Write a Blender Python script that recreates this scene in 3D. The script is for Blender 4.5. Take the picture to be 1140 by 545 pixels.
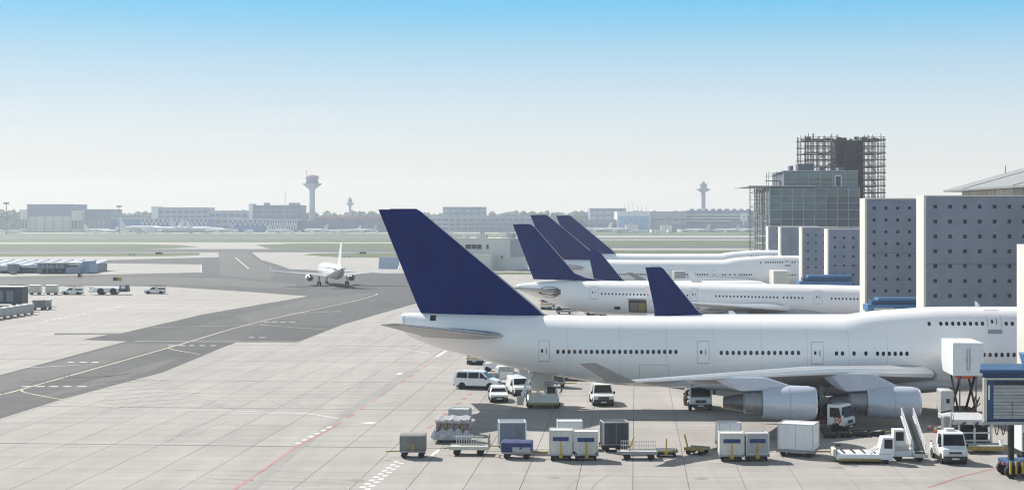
import bpy, bmesh, math, random
from mathutils import Vector, Matrix
random.seed(11)
scene = bpy.context.scene
for o in list(bpy.data.objects):
    bpy.data.objects.remove(o, do_unlink=True)
COL = scene.collection
R = math.radians

# ------------------------------------------------------------------ camera
FP, HC, HY, CX = 1750.0, 18.0, 244.0, 570.0      # focal length in photo pixels, eye height, horizon row, centre column
cam_d = bpy.data.cameras.new('camera')
cam = bpy.data.objects.new('camera', cam_d); COL.objects.link(cam)
cam.location = (0, 0, HC); cam.rotation_euler = (R(90), 0, 0)
cam_d.sensor_width = 36.0; cam_d.lens = 36.0 * FP / 1140.0
cam_d.shift_y = -(272.5 - HY) / 1140.0
cam_d.clip_start = 0.5; cam_d.clip_end = 12000
scene.camera = cam

# ------------------------------------------------------------------ light
SUN_TO = Vector((-0.75, 0.90, 1.0)).normalized()           # towards the sun: behind the aircraft, from the left
sun_d = bpy.data.lights.new('sun', 'SUN'); sun_d.energy = 5.0; sun_d.angle = R(0.6); sun_d.color = (1.0, 0.955, 0.885)
sun = bpy.data.objects.new('sun', sun_d); COL.objects.link(sun)
sun.rotation_euler = (-SUN_TO).to_track_quat('-Z', 'Y').to_euler(); sun.location = (-200, 300, 300)
world = bpy.data.worlds.new('World'); scene.world = world; world.use_nodes = True
wn = world.node_tree; wn.nodes.clear()
w_out = wn.nodes.new('ShaderNodeOutputWorld')
sky_n = wn.nodes.new('ShaderNodeTexSky'); sky_n.sky_type = 'NISHITA'; sky_n.sun_disc = False
sky_n.sun_elevation = math.asin(SUN_TO.z); sky_n.sun_rotation = math.atan2(SUN_TO.x, SUN_TO.y)
sky_n.dust_density = 3.0; sky_n.air_density = 1.0; sky_n.ozone_density = 1.5
bg1 = wn.nodes.new('ShaderNodeBackground'); bg1.inputs[1].default_value = 0.06
wn.links.new(sky_n.outputs[0], bg1.inputs[0])
tc = wn.nodes.new('ShaderNodeTexCoord'); sx = wn.nodes.new('ShaderNodeSeparateXYZ')
wn.links.new(tc.outputs['Generated'], sx.inputs[0])
asn = wn.nodes.new('ShaderNodeMath'); asn.operation = 'ARCSINE'; wn.links.new(sx.outputs[2], asn.inputs[0])
mr = wn.nodes.new('ShaderNodeMapRange'); mr.inputs[1].default_value = 0.0; mr.inputs[2].default_value = math.pi / 2
wn.links.new(asn.outputs[0], mr.inputs[0])
ramp = wn.nodes.new('ShaderNodeValToRGB'); ramp.color_ramp.interpolation = 'LINEAR'
stops = [(0.0, (0.545, 0.522, 0.475)), (1.44, (0.545, 0.527, 0.485)), (2.75, (0.505, 0.54, 0.545)), (3.73, (0.45, 0.525, 0.564)), (4.7, (0.380, 0.490, 0.570)),
         (6.0, (0.272, 0.448, 0.578)), (6.97, (0.168, 0.410, 0.584)), (7.8, (0.095, 0.380, 0.600)), (9.5, (0.06, 0.35, 0.60)), (18.0, (0.25, 0.44, 0.60)), (30.0, (0.33, 0.40, 0.47)), (50.0, (0.20, 0.23, 0.27)), (90.0, (0.13, 0.155, 0.185))]
el = ramp.color_ramp.elements
for i, (deg, c) in enumerate(stops):
    e = el[0] if i == 0 else (el[1] if i == 1 else el.new(deg / 90.0))
    e.position = deg / 90.0
for i, (deg, c) in enumerate(stops):
    el[i].color = (c[0], c[1], c[2], 1)
wn.links.new(mr.outputs[0], ramp.inputs[0])
bg2 = wn.nodes.new('ShaderNodeBackground'); bg2.inputs[1].default_value = 1.0
wn.links.new(ramp.outputs[0], bg2.inputs[0])
add = wn.nodes.new('ShaderNodeMixShader'); add.inputs[0].default_value = 0.9; wn.links.new(bg1.outputs[0], add.inputs[1]); wn.links.new(bg2.outputs[0], add.inputs[2])
wn.links.new(add.outputs[0], w_out.inputs[0])
scene.view_settings.view_transform = 'Standard'; scene.view_settings.look = 'None'
scene.view_settings.exposure = 0.58; scene.view_settings.gamma = 1.0
scene.render.engine = 'CYCLES'
cy = scene.cycles
cy.use_denoising = True
try: cy.denoiser = 'OPENIMAGEDENOISE'
except Exception: pass
cy.max_bounces = 6; cy.diffuse_bounces = 3; cy.glossy_bounces = 3; cy.transmission_bounces = 4; cy.volume_bounces = 1
cy.filter_width = 1.15
cy.use_adaptive_sampling = True; cy.adaptive_threshold = 0.015

# ------------------------------------------------------------------ helpers
def PX(px, D): return (px - CX) / FP * D
def PZ(py, D): return HC - (py - HY) * D / FP
def GD(py): return FP * HC / (py - HY)
def G(px, py):
    D = GD(py); return (PX(px, D), D)

MATS = {}
def mat(name, col, rough=0.5, metal=0.0, var=0.10, scale=1.5, bump=0.0, coat=0.0, stretch=(1, 1, 1), fine=0.0, spec=0.5, emit=None):
    if name in MATS: return MATS[name]
    m = bpy.data.materials.new(name); m.use_nodes = True
    nt = m.node_tree; b = nt.nodes['Principled BSDF']
    b.inputs['Roughness'].default_value = rough; b.inputs['Metallic'].default_value = metal
    b.inputs['Specular IOR Level'].default_value = spec
    b.inputs['Coat Weight'].default_value = coat; b.inputs['Coat Roughness'].default_value = 0.12
    c = (col[0], col[1], col[2], 1)
    b.inputs['Base Color'].default_value = c
    if var > 0 or bump > 0:
        t = nt.nodes.new('ShaderNodeTexCoord'); mp = nt.nodes.new('ShaderNodeMapping'); mp.inputs['Scale'].default_value = stretch
        nt.links.new(t.outputs['Object'], mp.inputs[0])
        n = nt.nodes.new('ShaderNodeTexNoise'); n.inputs['Scale'].default_value = scale; n.inputs['Detail'].default_value = 6; n.inputs['Roughness'].default_value = 0.65
        nt.links.new(mp.outputs[0], n.inputs['Vector'])
        r = nt.nodes.new('ShaderNodeMapRange'); r.inputs[1].default_value = 0.3; r.inputs[2].default_value = 0.7
        r.inputs[3].default_value = 1 - var; r.inputs[4].default_value = 1 + var
        nt.links.new(n.outputs['Fac'], r.inputs[0])
        v = nt.nodes.new('ShaderNodeVectorMath'); v.operation = 'SCALE'; v.inputs[0].default_value = col[:3]
        nt.links.new(r.outputs[0], v.inputs['Scale']); nt.links.new(v.outputs[0], b.inputs['Base Color'])
        rr = nt.nodes.new('ShaderNodeMapRange'); rr.inputs[3].default_value = max(0.02, rough - 0.08); rr.inputs[4].default_value = min(1, rough + 0.12)
        nt.links.new(n.outputs['Fac'], rr.inputs[0]); nt.links.new(rr.outputs[0], b.inputs['Roughness'])
        if bump > 0:
            bp = nt.nodes.new('ShaderNodeBump'); bp.inputs['Strength'].default_value = bump; bp.inputs['Distance'].default_value = 0.05
            nt.links.new(n.outputs['Fac'], bp.inputs['Height']); nt.links.new(bp.outputs[0], b.inputs['Normal'])
    if emit: b.inputs['Emission Color'].default_value = c; b.inputs['Emission Strength'].default_value = emit
    MATS[name] = m
    return m

class MB:
    def __init__(s): s.v = []; s.f = []
    def add(s, vs, fs):
        o = len(s.v); s.v += [tuple(v) for v in vs]; s.f += [tuple(i + o for i in f) for f in fs]; return s
    def hexa(s, p):
        return s.add(p, [(0, 3, 2, 1), (4, 5, 6, 7), (0, 1, 5, 4), (1, 2, 6, 5), (2, 3, 7, 6), (3, 0, 4, 7)])
    def box(s, x0, x1, y0, y1, z0, z1):
        return s.hexa([(x0, y0, z0), (x1, y0, z0), (x1, y1, z0), (x0, y1, z0), (x0, y0, z1), (x1, y0, z1), (x1, y1, z1), (x0, y1, z1)])
    def cbox(s, cx, cy, z0, sx, sy, h): return s.box(cx - sx / 2, cx + sx / 2, cy - sy / 2, cy + sy / 2, z0, z0 + h)
    def prism(s, poly, a0, a1, axis='y'):
        n = len(poly)
        if axis == 'y': A = [(p[0], a0, p[1]) for p in poly]; B = [(p[0], a1, p[1]) for p in poly]
        elif axis == 'x': A = [(a0, p[0], p[1]) for p in poly]; B = [(a1, p[0], p[1]) for p in poly]
        else: A = [(p[0], p[1], a0) for p in poly]; B = [(p[0], p[1], a1) for p in poly]
        fs = [tuple(range(n)), tuple(range(2 * n - 1, n - 1, -1))] + [(i, (i + 1) % n, n + (i + 1) % n, n + i) for i in range(n)]
        return s.add(A + B, fs)
    def tube(s, p0, p1, r0, r1=None, n=8):
        r1 = r0 if r1 is None else r1
        p0, p1 = Vector(p0), Vector(p1); d = (p1 - p0).normalized()
        a = d.orthogonal().normalized(); b = d.cross(a)
        A = []; B = []
        for i in range(n):
            t = 2 * math.pi * i / n; w = a * math.cos(t) + b * math.sin(t)
            A.append(p0 + w * r0); B.append(p1 + w * r1)
        return s.add(A + B, [tuple(range(n - 1, -1, -1)), tuple(range(n, 2 * n))] + [(i, (i + 1) % n, n + (i + 1) % n, n + i) for i in range(n)])
    def bar(s, p0, p1, w):  return s.tube(p0, p1, w * 0.7071, n=4)
    def loft(s, rings, cap=True):
        n = len(rings[0]); o = len(s.v)
        for r in rings: s.v += [tuple(p) for p in r]
        for k in range(len(rings) - 1):
            for i in range(n):
                j = (i + 1) % n
                s.f.append((o + k * n + i, o + k * n + j, o + (k + 1) * n + j, o + (k + 1) * n + i))
        if cap:
            s.f.append(tuple(o + i for i in range(n - 1, -1, -1))); e = o + (len(rings) - 1) * n
            s.f.append(tuple(e + i for i in range(n)))
        return s
    def lathe(s, prof, axis='x', n=24, c=(0, 0, 0), cap=True):
        rings = []
        for (a, r) in prof:
            ring = []
            for i in range(n):
                t = 2 * math.pi * i / n; u, w = r * math.cos(t), r * math.sin(t)
                if axis == 'x': ring.append((c[0] + a, c[1] + u, c[2] + w))
                elif axis == 'y': ring.append((c[0] + u, c[1] + a, c[2] + w))
                else: ring.append((c[0] + u, c[1] + w, c[2] + a))
            rings.append(ring)
        return s.loft(rings, cap)
    def mesh(s, name, m, smooth=False, sharp=35):
        me = bpy.data.meshes.new(name); me.from_pydata(s.v, [], s.f); me.update()
        bm = bmesh.new(); bm.from_mesh(me); bmesh.ops.recalc_face_normals(bm, faces=bm.faces[:]); bm.to_mesh(me); bm.free()
        me.materials.append(MATS[m] if isinstance(m, str) else m)
        if smooth:
            me.shade_smooth(); me.set_sharp_from_angle(angle=R(sharp))
        return me
    def build(s, name, m, parent=None, smooth=False, bevel=0.0, sharp=35, loc=None, rz=0.0, segs=2):
        o = put(name, s.mesh(name, m, smooth, sharp), parent, loc, rz)
        if bevel > 0:
            b = o.modifiers.new('bevel', 'BEVEL'); b.width = bevel; b.segments = segs; b.limit_method = 'ANGLE'; b.angle_limit = R(40)
        return o
def put(name, me, parent=None, loc=None, rz=0.0, rot=None):
    o = bpy.data.objects.new(name, me); COL.objects.link(o)
    if parent is not None: o.parent = parent
    if loc is not None: o.location = loc
    if rot is not None: o.rotation_euler = rot
    elif rz: o.rotation_euler = (0, 0, rz)
    return o
def tag(o, label=None, cat=None, group=None, kind=None):
    if label: o['label'] = label
    if cat: o['category'] = cat
    if group: o['group'] = group
    if kind: o['kind'] = kind
    return o
def thing(name, label, cat, loc=(0, 0, 0), rz=0.0, group=None):
    o = put(name, None, None, loc, rz); o.empty_display_size = 0.5
    return tag(o, label, cat, group)
def copy_tree(o, parent=None, loc=None, rz=None, label=None):
    c = o.copy(); COL.objects.link(c); c.parent = parent
    if loc is not None: c.location = loc
    if rz is not None: c.rotation_euler = (0, 0, rz)
    if label: c['label'] = label
    for ch in [x for x in o.children]: copy_tree(ch, c)
    return c

# ------------------------------------------------------------------ materials
mat('white_paint', (0.78, 0.78, 0.78), 0.32, var=0.035, scale=0.6, coat=0.3)
mat('plane_white', (0.91, 0.885, 0.865), 0.28, var=0.03, scale=0.35, coat=0.4, stretch=(0.3, 1, 1))
mat('plane_grey', (0.42, 0.43, 0.45), 0.38, var=0.10, scale=0.5, stretch=(0.5, 1, 1))
mat('wing_grey', (0.33, 0.335, 0.35), 0.35, var=0.08, scale=0.4)
mat('nacelle', (0.52, 0.55, 0.63), 0.25, 0.12, var=0.03, scale=0.6, coat=0.4)
mat('blue_fin', (0.0003, 0.013, 0.118), 0.45, var=0.18, scale=0.5, spec=0.10, stretch=(1, 1, 0.4))
mat('bare_metal', (0.62, 0.63, 0.66), 0.28, 0.9, var=0.05)
mat('dark_metal', (0.13, 0.125, 0.13), 0.35, 0.8, var=0.25, scale=2)
mat('steel', (0.30, 0.30, 0.31), 0.45, 0.6, var=0.2, scale=3)
mat('tyre', (0.018, 0.018, 0.019), 0.85, var=0.2, scale=4)
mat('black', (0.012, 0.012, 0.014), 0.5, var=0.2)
mat('plane_glass', (0.012, 0.018, 0.04), 0.12, var=0.0)
mat('skin_seam', (0.66, 0.65, 0.64), 0.5, var=0.0)
mat('seam', (0.33, 0.33, 0.35), 0.6, var=0.0)
mat('glass', (0.012, 0.017, 0.024), 0.06, var=0.0, spec=0.35)
mat('car_white', (0.80, 0.80, 0.79), 0.25, var=0.03, coat=0.8)
mat('bumper', (0.045, 0.045, 0.048), 0.6, var=0.1)
mat('headlight', (0.75, 0.77, 0.80), 0.1, 0.2, var=0.0)
mat('lamp_red', (0.45, 0.02, 0.02), 0.2, var=0.0)
mat('plate', (0.75, 0.75, 0.70), 0.4, var=0.0)
mat('alu', (0.56, 0.56, 0.55), 0.42, 0.35, var=0.12, scale=2.5)
mat('container_cream', (0.60, 0.58, 0.53), 0.5, var=0.10, scale=2.0)
mat('container_grey', (0.40, 0.41, 0.41), 0.55, var=0.15, scale=2.0)
mat('container_dark', (0.045, 0.050, 0.062), 0.5, var=0.2, scale=2.0)
mat('container_blue', (0.10, 0.20, 0.36), 0.5, var=0.15, scale=2.0)
mat('container_slate', (0.17, 0.20, 0.24), 0.5, var=0.15, scale=2.0)
mat('tarp_grey', (0.19, 0.19, 0.18), 0.75, var=0.25, scale=3.0, bump=0.5)
mat('tarp_blue', (0.018, 0.030, 0.14), 0.55, var=0.25, scale=3.0, bump=0.6)
mat('wrap', (0.42, 0.41, 0.42), 0.25, var=0.35, scale=4.0, bump=0.9)
mat('cargo_mixed', (0.27, 0.20, 0.20), 0.7, var=0.7, scale=7.0, bump=0.5)
mat('band_blue', (0.015, 0.035, 0.16), 0.5, var=0.1)
mat('yellow', (0.55, 0.34, 0.025), 0.5, var=0.15, scale=4)
mat('yellow_dirty', (0.32, 0.25, 0.07), 0.65, var=0.35, scale=6)
mat('orange', (0.75, 0.12, 0.03), 0.5, var=0.1)
mat('red_dark', (0.16, 0.03, 0.025), 0.55, var=0.2)
mat('bridge_blue', (0.015, 0.065, 0.16), 0.45, var=0.12, scale=1.5)
mat('bridge_bright', (0.05, 0.16, 0.34), 0.4, var=0.12, scale=1.5)
mat('shutter', (0.36, 0.36, 0.36), 0.6, var=0.22, scale=1.2, stretch=(1, 1, 3))
mat('cream', (0.58, 0.55, 0.47), 0.6, var=0.12)
mat('wall_blue_grey', (0.215, 0.242, 0.305), 0.75, var=0.15, scale=0.35, bump=0.15)
mat('wall_white', (0.62, 0.60, 0.54), 0.7, var=0.07, scale=0.4)
mat('window_dark', (0.02, 0.025, 0.04), 0.2, var=0.0)
mat('roof_metal', (0.24, 0.24, 0.24), 0.55, 0.1, var=0.07, scale=0.5, stretch=(4, 1, 1))
mat('mullion', (0.34, 0.40, 0.43), 0.5, 0.3, var=0.1)
mat('scaffold', (0.080, 0.066, 0.060), 0.6, 0.3, var=0.35, scale=0.5)
mat('plank', (0.10, 0.075, 0.06), 0.8, var=0.4, scale=0.6)
mat('core_concrete', (0.035, 0.033, 0.042), 0.8, var=0.25, scale=0.3)
mat('panel_grey', (0.10, 0.11, 0.14), 0.6, var=0.12, scale=0.3)
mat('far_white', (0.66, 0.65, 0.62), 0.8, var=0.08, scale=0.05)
mat('far_grey_hazed', (0.36, 0.37, 0.40), 0.8, var=0.10, scale=0.05)  # grey lightened, distance haze put into the base colour
mat('far_slate_hazed', (0.19, 0.22, 0.31), 0.8, var=0.10, scale=0.05)  # slate made paler and bluer, haze painted into it
mat('far_dark_hazed', (0.10, 0.13, 0.20), 0.6, var=0.15, scale=0.05)  # dark tone lifted towards blue, with haze painted in
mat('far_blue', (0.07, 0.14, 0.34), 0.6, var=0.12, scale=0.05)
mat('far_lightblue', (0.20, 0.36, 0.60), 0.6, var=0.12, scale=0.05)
mat('pale_blue', (0.40, 0.47, 0.56), 0.6, var=0.12)
mat('roof_blue_grey', (0.24, 0.29, 0.37), 0.5, var=0.2, scale=0.4)
mat('winglet_shaded_grey', (0.24, 0.245, 0.255), 0.4, var=0.08)  # darker than plane grey, the winglet's shade is put into its colour
mat('far_brick', (0.34, 0.17, 0.15), 0.8, var=0.15, scale=0.05)
mat('light_concrete', (0.42, 0.40, 0.36), 0.8, var=0.12, scale=0.3)
mat('sign_green', (0.05, 0.35, 0.08), 0.6, var=0.1)
mat('forest_hazed', (0.085, 0.110, 0.085), 0.9, var=0.5, scale=0.04)  # green lightened so the colour itself carries distance haze

def ground_mat(name, col, var, streak, per_object=0.0, stain=0.0, tint=(1, 1, 1)):
    m = bpy.data.materials.new(name); m.use_nodes = True; nt = m.node_tree; b = nt.nodes['Principled BSDF']
    L = nt.links.new; N = nt.nodes.new
    b.inputs['Roughness'].default_value = 0.85; b.inputs['Specular IOR Level'].default_value = 0.25
    g = N('ShaderNodeNewGeometry')
    def noise(scale, st=(1, 1, 1), det=5, rot=0.0):
        mp = N('ShaderNodeMapping'); mp.inputs['Scale'].default_value = st; mp.inputs['Rotation'].default_value = (0, 0, rot)
        L(g.outputs['Position'], mp.inputs[0])
        n = N('ShaderNodeTexNoise'); n.inputs['Scale'].default_value = scale; n.inputs['Detail'].default_value = det; n.inputs['Roughness'].default_value = 0.6
        L(mp.outputs[0], n.inputs['Vector']); return n.outputs['Fac']
    def rng(x, a, c, lo=0.3, hi=0.7):
        r = N('ShaderNodeMapRange'); r.inputs[1].default_value = lo; r.inputs[2].default_value = hi; r.inputs[3].default_value = a; r.inputs[4].default_value = c
        L(x, r.inputs[0]); return r.outputs[0]
    def mul(a, c):
        q = N('ShaderNodeMath'); q.operation = 'MULTIPLY'; L(a, q.inputs[0]); L(c, q.inputs[1]); return q.outputs[0]
    f = rng(noise(0.035), 1 - var, 1 + var)
    f = mul(f, rng(noise(0.35), 1 - var * 0.8, 1 + var * 0.8))
    f = mul(f, rng(noise(3.0), 1 - var * 0.6, 1 + var * 0.6))
    f = mul(f, rng(noise(0.6, (0.06, 1, 1), 4, R(-5)), 1 - streak, 1 + streak * 0.6))
    f = mul(f, rng(noise(0.5, (1, 0.05, 1), 4, R(-5)), 1 - streak * 0.8, 1 + streak * 0.4))
    if stain > 0: f = mul(f, rng(noise(0.09, (1, 0.7, 1), 7), 1 - stain, 1.0, 0.28, 0.42))
    if per_object > 0:
        oi = N('ShaderNodeObjectInfo'); f = mul(f, rng(oi.outputs['Random'], 1 - per_object, 1 + per_object, 0, 1))
    v = N('ShaderNodeVectorMath'); v.operation = 'SCALE'; v.inputs[0].default_value = col; L(f, v.inputs['Scale']); L(v.outputs[0], b.inputs['Base Color'])
    bp = N('ShaderNodeBump'); bp.inputs['Strength'].default_value = 0.15; bp.inputs['Distance'].default_value = 0.02
    L(noise(6.0), bp.inputs['Height']); L(bp.outputs[0], b.inputs['Normal'])
    MATS[name] = m; return m
ground_mat('concrete', (0.314, 0.294, 0.275), 0.055, 0.11, 0.04, 0.12)
ground_mat('joint', (0.225, 0.21, 0.195), 0.10, 0.0)
ground_mat('asphalt', (0.076, 0.076, 0.077), 0.10, 0.12, 0.0, 0.10)
ground_mat('asphalt_pale', (0.105, 0.103, 0.102), 0.08, 0.12, 0.0, 0.08)
ground_mat('asphalt_patch', (0.062, 0.062, 0.064), 0.10, 0.12)
ground_mat('grass', (0.072, 0.098, 0.036), 0.25, 0.25)
ground_mat('line_white', (0.56, 0.55, 0.53), 0.10, 0.15, 0, 0.25)
ground_mat('line_cream', (0.52, 0.48, 0.36), 0.10, 0.15, 0, 0.2)
ground_mat('line_red', (0.36, 0.205, 0.205), 0.10, 0.15, 0, 0.3)
ground_mat('worn_strip', (0.265, 0.255, 0.24), 0.08, 0.12)
ground_mat('tyre_mark', (0.085, 0.085, 0.085), 0.15, 0.2)
ground_mat('oil', (0.24, 0.225, 0.205), 0.15, 0.1)
# ------------------------------------------------------------------ ground, apron and markings
def sheet(name, m, pts, z, parent=None):
    me = bpy.data.meshes.new(name); me.from_pydata([(x, y, z) for x, y in pts], [], [tuple(range(len(pts)))]); me.update()
    if me.polygons[0].normal.z < 0: me.flip_normals()
    me.materials.append(MATS[m])
    o = put(name, me, parent)
    if parent is None: tag(o, kind='structure')
    return o
def gp(name, m, pxs, z, parent=None): return sheet(name, m, [G(*p) for p in pxs], z, parent)
ground = sheet('ground', 'concrete', [(-1500, -60), (1700, -60), (1700, 3250), (-1500, 3250)], -0.05)
TH = R(-4.5); UX, UY = math.cos(TH), math.sin(TH); VX, VY = -math.sin(TH), math.cos(TH)
def uv(x, y): return (x * UX + y * UY, x * VX + y * VY)
def xy(u, v): return (u * UX + v * VX, u * UY + v * VY)
SW, SL = 3.77, 12.3
U0 = uv(0.48, 104.65)[0]; V0 = 123.0
apron = sheet('apron', 'joint', [xy(U0 - 60 * SW, V0 - 4 * SL), xy(U0 + 34 * SW, V0 - 4 * SL), xy(U0 + 34 * SW, V0 + 29 * SL), xy(U0 - 60 * SW, V0 + 29 * SL)], -0.045)
near, far_ = [], []
for i in range(-60, 34):
    for j in range(-4, 29):
        u, v = U0 + (i + 0.5) * SW, V0 + (j + 0.5) * SL
        x, y = xy(u, v)
        inview = y > 98 and abs(x) < (y + 7) * 0.335 + 2
        (near if inview and y < 235 else far_).append((y, x, u, v, i, j))
near.sort()
far_ += near[296:]; near = near[:296]
def slab_box(mb, j, cx=0, cy=0):
    a = 0.09 if j % 2 == 0 else 0.02; b = 0.09 if j % 2 == 1 else 0.02
    w = SW / 2 - 0.020
    c = [(-w, -SL / 2 + a), (w, -SL / 2 + a), (w, SL / 2 - b), (-w, SL / 2 - b)]
    p = [(cx + q[0] * UX + q[1] * VX, cy + q[0] * UY + q[1] * VY) for q in c]
    mb.hexa([(q[0], q[1], -0.04) for q in p] + [(q[0], q[1], 0.0) for q in p])
smesh = []
for k in (0, 1):
    mb = MB(); slab_box(mb, k); smesh.append(mb.mesh('slab', 'concrete'))
for (y, x, u, v, i, j) in near:
    put('slab', smesh[j % 2], apron, (x, y, 0.0))
mb = MB()
for (y, x, u, v, i, j) in far_: slab_box(mb, j, x, y)
o = mb.build('far_slabs', 'concrete', apron); tag(o, kind='stuff')

gp('taxiway', 'asphalt', [(-60, 484), (0, 465.5), (72.6, 443), (181.6, 414), (262, 380.7), (331, 380.7), (383, 360.5), (456, 339.5), (500, 328),
    (500, 303), (430, 304), (323, 299.4), (305, 293), (290.5, 289), (278.5, 279.5), (243, 279.5), (246, 286), (110, 289.5), (110, 292.5), (224, 294), (224, 303),
    (110, 305.5), (-60, 309), (-60, 320), (0, 319.4), (97, 318), (181.6, 318.6), (282.5, 325), (343, 329.5), (226, 349.6), (135, 370.6), (60.5, 370.6),
    (60.5, 372.6), (121, 372), (91, 378), (141, 379.5), (0, 417), (-60, 434)], 0.004)
taxi = bpy.data.objects['taxiway']
gp('worn_lane', 'asphalt_pale', [(-40, 429), (0, 419), (141, 382), (200, 382), (0, 436), (-40, 446)], 0.008, taxi)
gp('worn_lane', 'asphalt_pale', [(262, 352), (343, 332), (400, 327), (419, 325), (398, 332.5), (363, 340), (278, 359)], 0.008, taxi)
gp('worn_lane', 'asphalt_pale', [(30, 446), (110, 421), (170, 404), (200, 398), (170, 412), (90, 434)], 0.008, taxi)
gp('worn_lane', 'asphalt_pale', [(243, 281), (276, 281), (287, 290), (310, 300), (300, 312), (246, 306)], 0.008, taxi)
gp('worn_lane', 'asphalt_pale', [(-40, 312), (120, 308), (230, 309), (330, 316), (330, 322), (200, 316), (-40, 317)], 0.008, taxi)
gp('dark_patch', 'asphalt_patch', [(150, 381), (262, 381.5), (215, 397), (186, 396), (160, 392)], 0.0075, taxi)
gp('dark_patch', 'asphalt_patch', [(296, 364), (378, 361.5), (330, 379.5), (268, 379.5)], 0.0075, taxi)
gp('dark_patch', 'asphalt_patch', [(135, 371.2), (226, 350.3), (262, 352), (150, 379), (96, 377.5), (124, 372)], 0.0075, taxi)
def band(name, m, p0, p1, y0, y1, z): return gp(name, m, [(p0, y1), (p1, y1), (p1, y0), (p0, y0)], z)
for n_, m_, p0, p1, y0, y1 in [
    ('grass', 'grass', -140, 600, 259.5, 263.4), ('runway', 'asphalt_pale', -140, 600, 263.4, 265.8), ('grass', 'grass', -140, 600, 265.8, 269.4),
    ('runway', 'asphalt', -140, 600, 277.0, 279.4), ('runway', 'asphalt_pale', -140, 600, 279.4, 280.6),
    ('grass', 'grass', 600, 1240, 258.9, 262.2), ('runway', 'asphalt_pale', 600, 1240, 264.0, 266.4), ('grass', 'grass', 600, 1240, 267.2, 272.9), ('runway', 'asphalt', 600, 1240, 272.9, 276.0),
    ('grass', 'grass', 600, 1240, 278.2, 283.0)]:
    o = band(n_, m_, p0, p1, y0, y1, 0.012 if n_ == 'grass' else 0.016)
gp('grass', 'grass', [(-140, 277), (150, 277), (190, 276.3), (222, 274.6), (200, 272.6), (150, 271.4), (-140, 271.4)], 0.012)
gp('grass', 'grass', [(300, 276.6), (330, 277), (600, 277), (600, 270.8), (330, 270.8), (285, 272.5)], 0.012)
gp('grass', 'grass', [(-140, 285.8), (190, 284.8), (222, 283.6), (222, 281.2), (-140, 281.2)], 0.012)
gp('grass', 'grass', [(338, 283.5), (380, 286.3), (600, 286.6), (600, 281.2), (400, 281.2), (350, 282)], 0.012)
gp('grass', 'grass', [(-60, 309.2), (60, 308.2), (110, 307.3), (60, 307.5), (-60, 308.0)], 0.012)
gp('grass', 'grass', [(480, 304.8), (640, 305.2), (640, 302.8), (480, 302.5)], 0.012)
for o in bpy.data.objects:
    if o.name.split('.')[0] == 'grass': o['kind'] = 'stuff'; tag(o, 'green grass between the runways of the airfield', 'grass', 'grass strips')

def ribbon(mb, pxs, w, z):
    pts = [Vector((*G(*p), z)) for p in pxs]
    for k in range(len(pts) - 1):
        d = (pts[k + 1] - pts[k]).normalized(); n = Vector((-d.y, d.x, 0)) * w / 2
        mb.add([pts[k] - n - d * 0.02, pts[k + 1] - n, pts[k + 1] + n, pts[k] + n - d * 0.02], [(0, 1, 2, 3)])
def line(name, m, pxs, w, z=0.014, parent=None):
    mb = MB(); ribbon(mb, pxs, w, z); o = mb.build(name, m, parent); 
    if parent is None: tag(o, kind='structure')
    return o
def smooth(pts, n=5):
    out = []
    for k in range(len(pts) - 1):
        p0, p1, p2, p3 = pts[max(k - 1, 0)], pts[k], pts[k + 1], pts[min(k + 2, len(pts) - 1)]
        for i in range(n):
            t = i / n
            out.append(tuple(0.5 * ((2 * p1[a]) + (-p0[a] + p2[a]) * t + (2 * p0[a] - 5 * p1[a] + 4 * p2[a] - p3[a]) * t * t + (-p0[a] + 3 * p1[a] - 3 * p2[a] + p3[a]) * t ** 3) for a in (0, 1)))
    return out + [pts[-1]]
line('centre_line', 'line_cream', smooth([(-30, 446.5), (0, 439), (24, 433), (187.6, 386.8), (278, 360.5), (363, 341.6), (399.5, 333.5), (414, 329.5), (420, 327.4), (418, 326.4)]), 0.30, 0.016, taxi)
line('lead_in_line', 'line_cream', smooth([(24, 433.4), (30, 437), (73, 445), (133, 453.5)]), 0.22, 0.016, taxi)
line('lead_in_line', 'line_cream', smooth([(187.6, 387.2), (196, 389.5), (222, 394)]), 0.22, 0.016, taxi)
line('lead_in_line', 'line_cream', smooth([(290.5, 360.5), (300, 362.2), (363, 366.6)]), 0.22, 0.016, taxi)
line('lead_in_line', 'line_cream', [(262, 286.5), (277, 299)], 0.5, 0.016, taxi)
line('edge_line', 'line_white', [(150, 379.6), (258, 380.0), (335, 379.9)], 0.35, 0.016, taxi)
line('edge_line', 'line_white', [(168, 364), (246, 362.5), (300, 361)], 0.25, 0.016, taxi)
line('edge_line', 'line_white', [(320, 349), (380, 346)], 0.3, 0.016, taxi)
line('edge_line', 'line_white', [(30, 409), (88, 406)], 0.25, 0.016, taxi)
line('edge_line', 'line_white', [(224, 294), (224, 303.2)], 0.3, 0.016, taxi)
def dashes(name, m, p0, p1, n, w, duty=0.55, z=0.014, parent=None):
    mb = MB()
    for k in range(n):
        a, b = k / n, (k + duty * random.uniform(0.85, 1.1)) / n
        # even spacing on the ground
        A, B = Vector(G(*p0)), Vector(G(*p1)); q0, q1 = A.lerp(B, a), A.lerp(B, b)
        d = (q1 - q0).normalized(); t = Vector((-d.y, d.x)) * w / 2
        mb.add([(*(q0 - t), z), (*(q1 - t), z), (*(q1 + t), z), (*(q0 + t), z)], [(0, 1, 2, 3)])
    return mb.build(name, m, parent)
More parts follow.
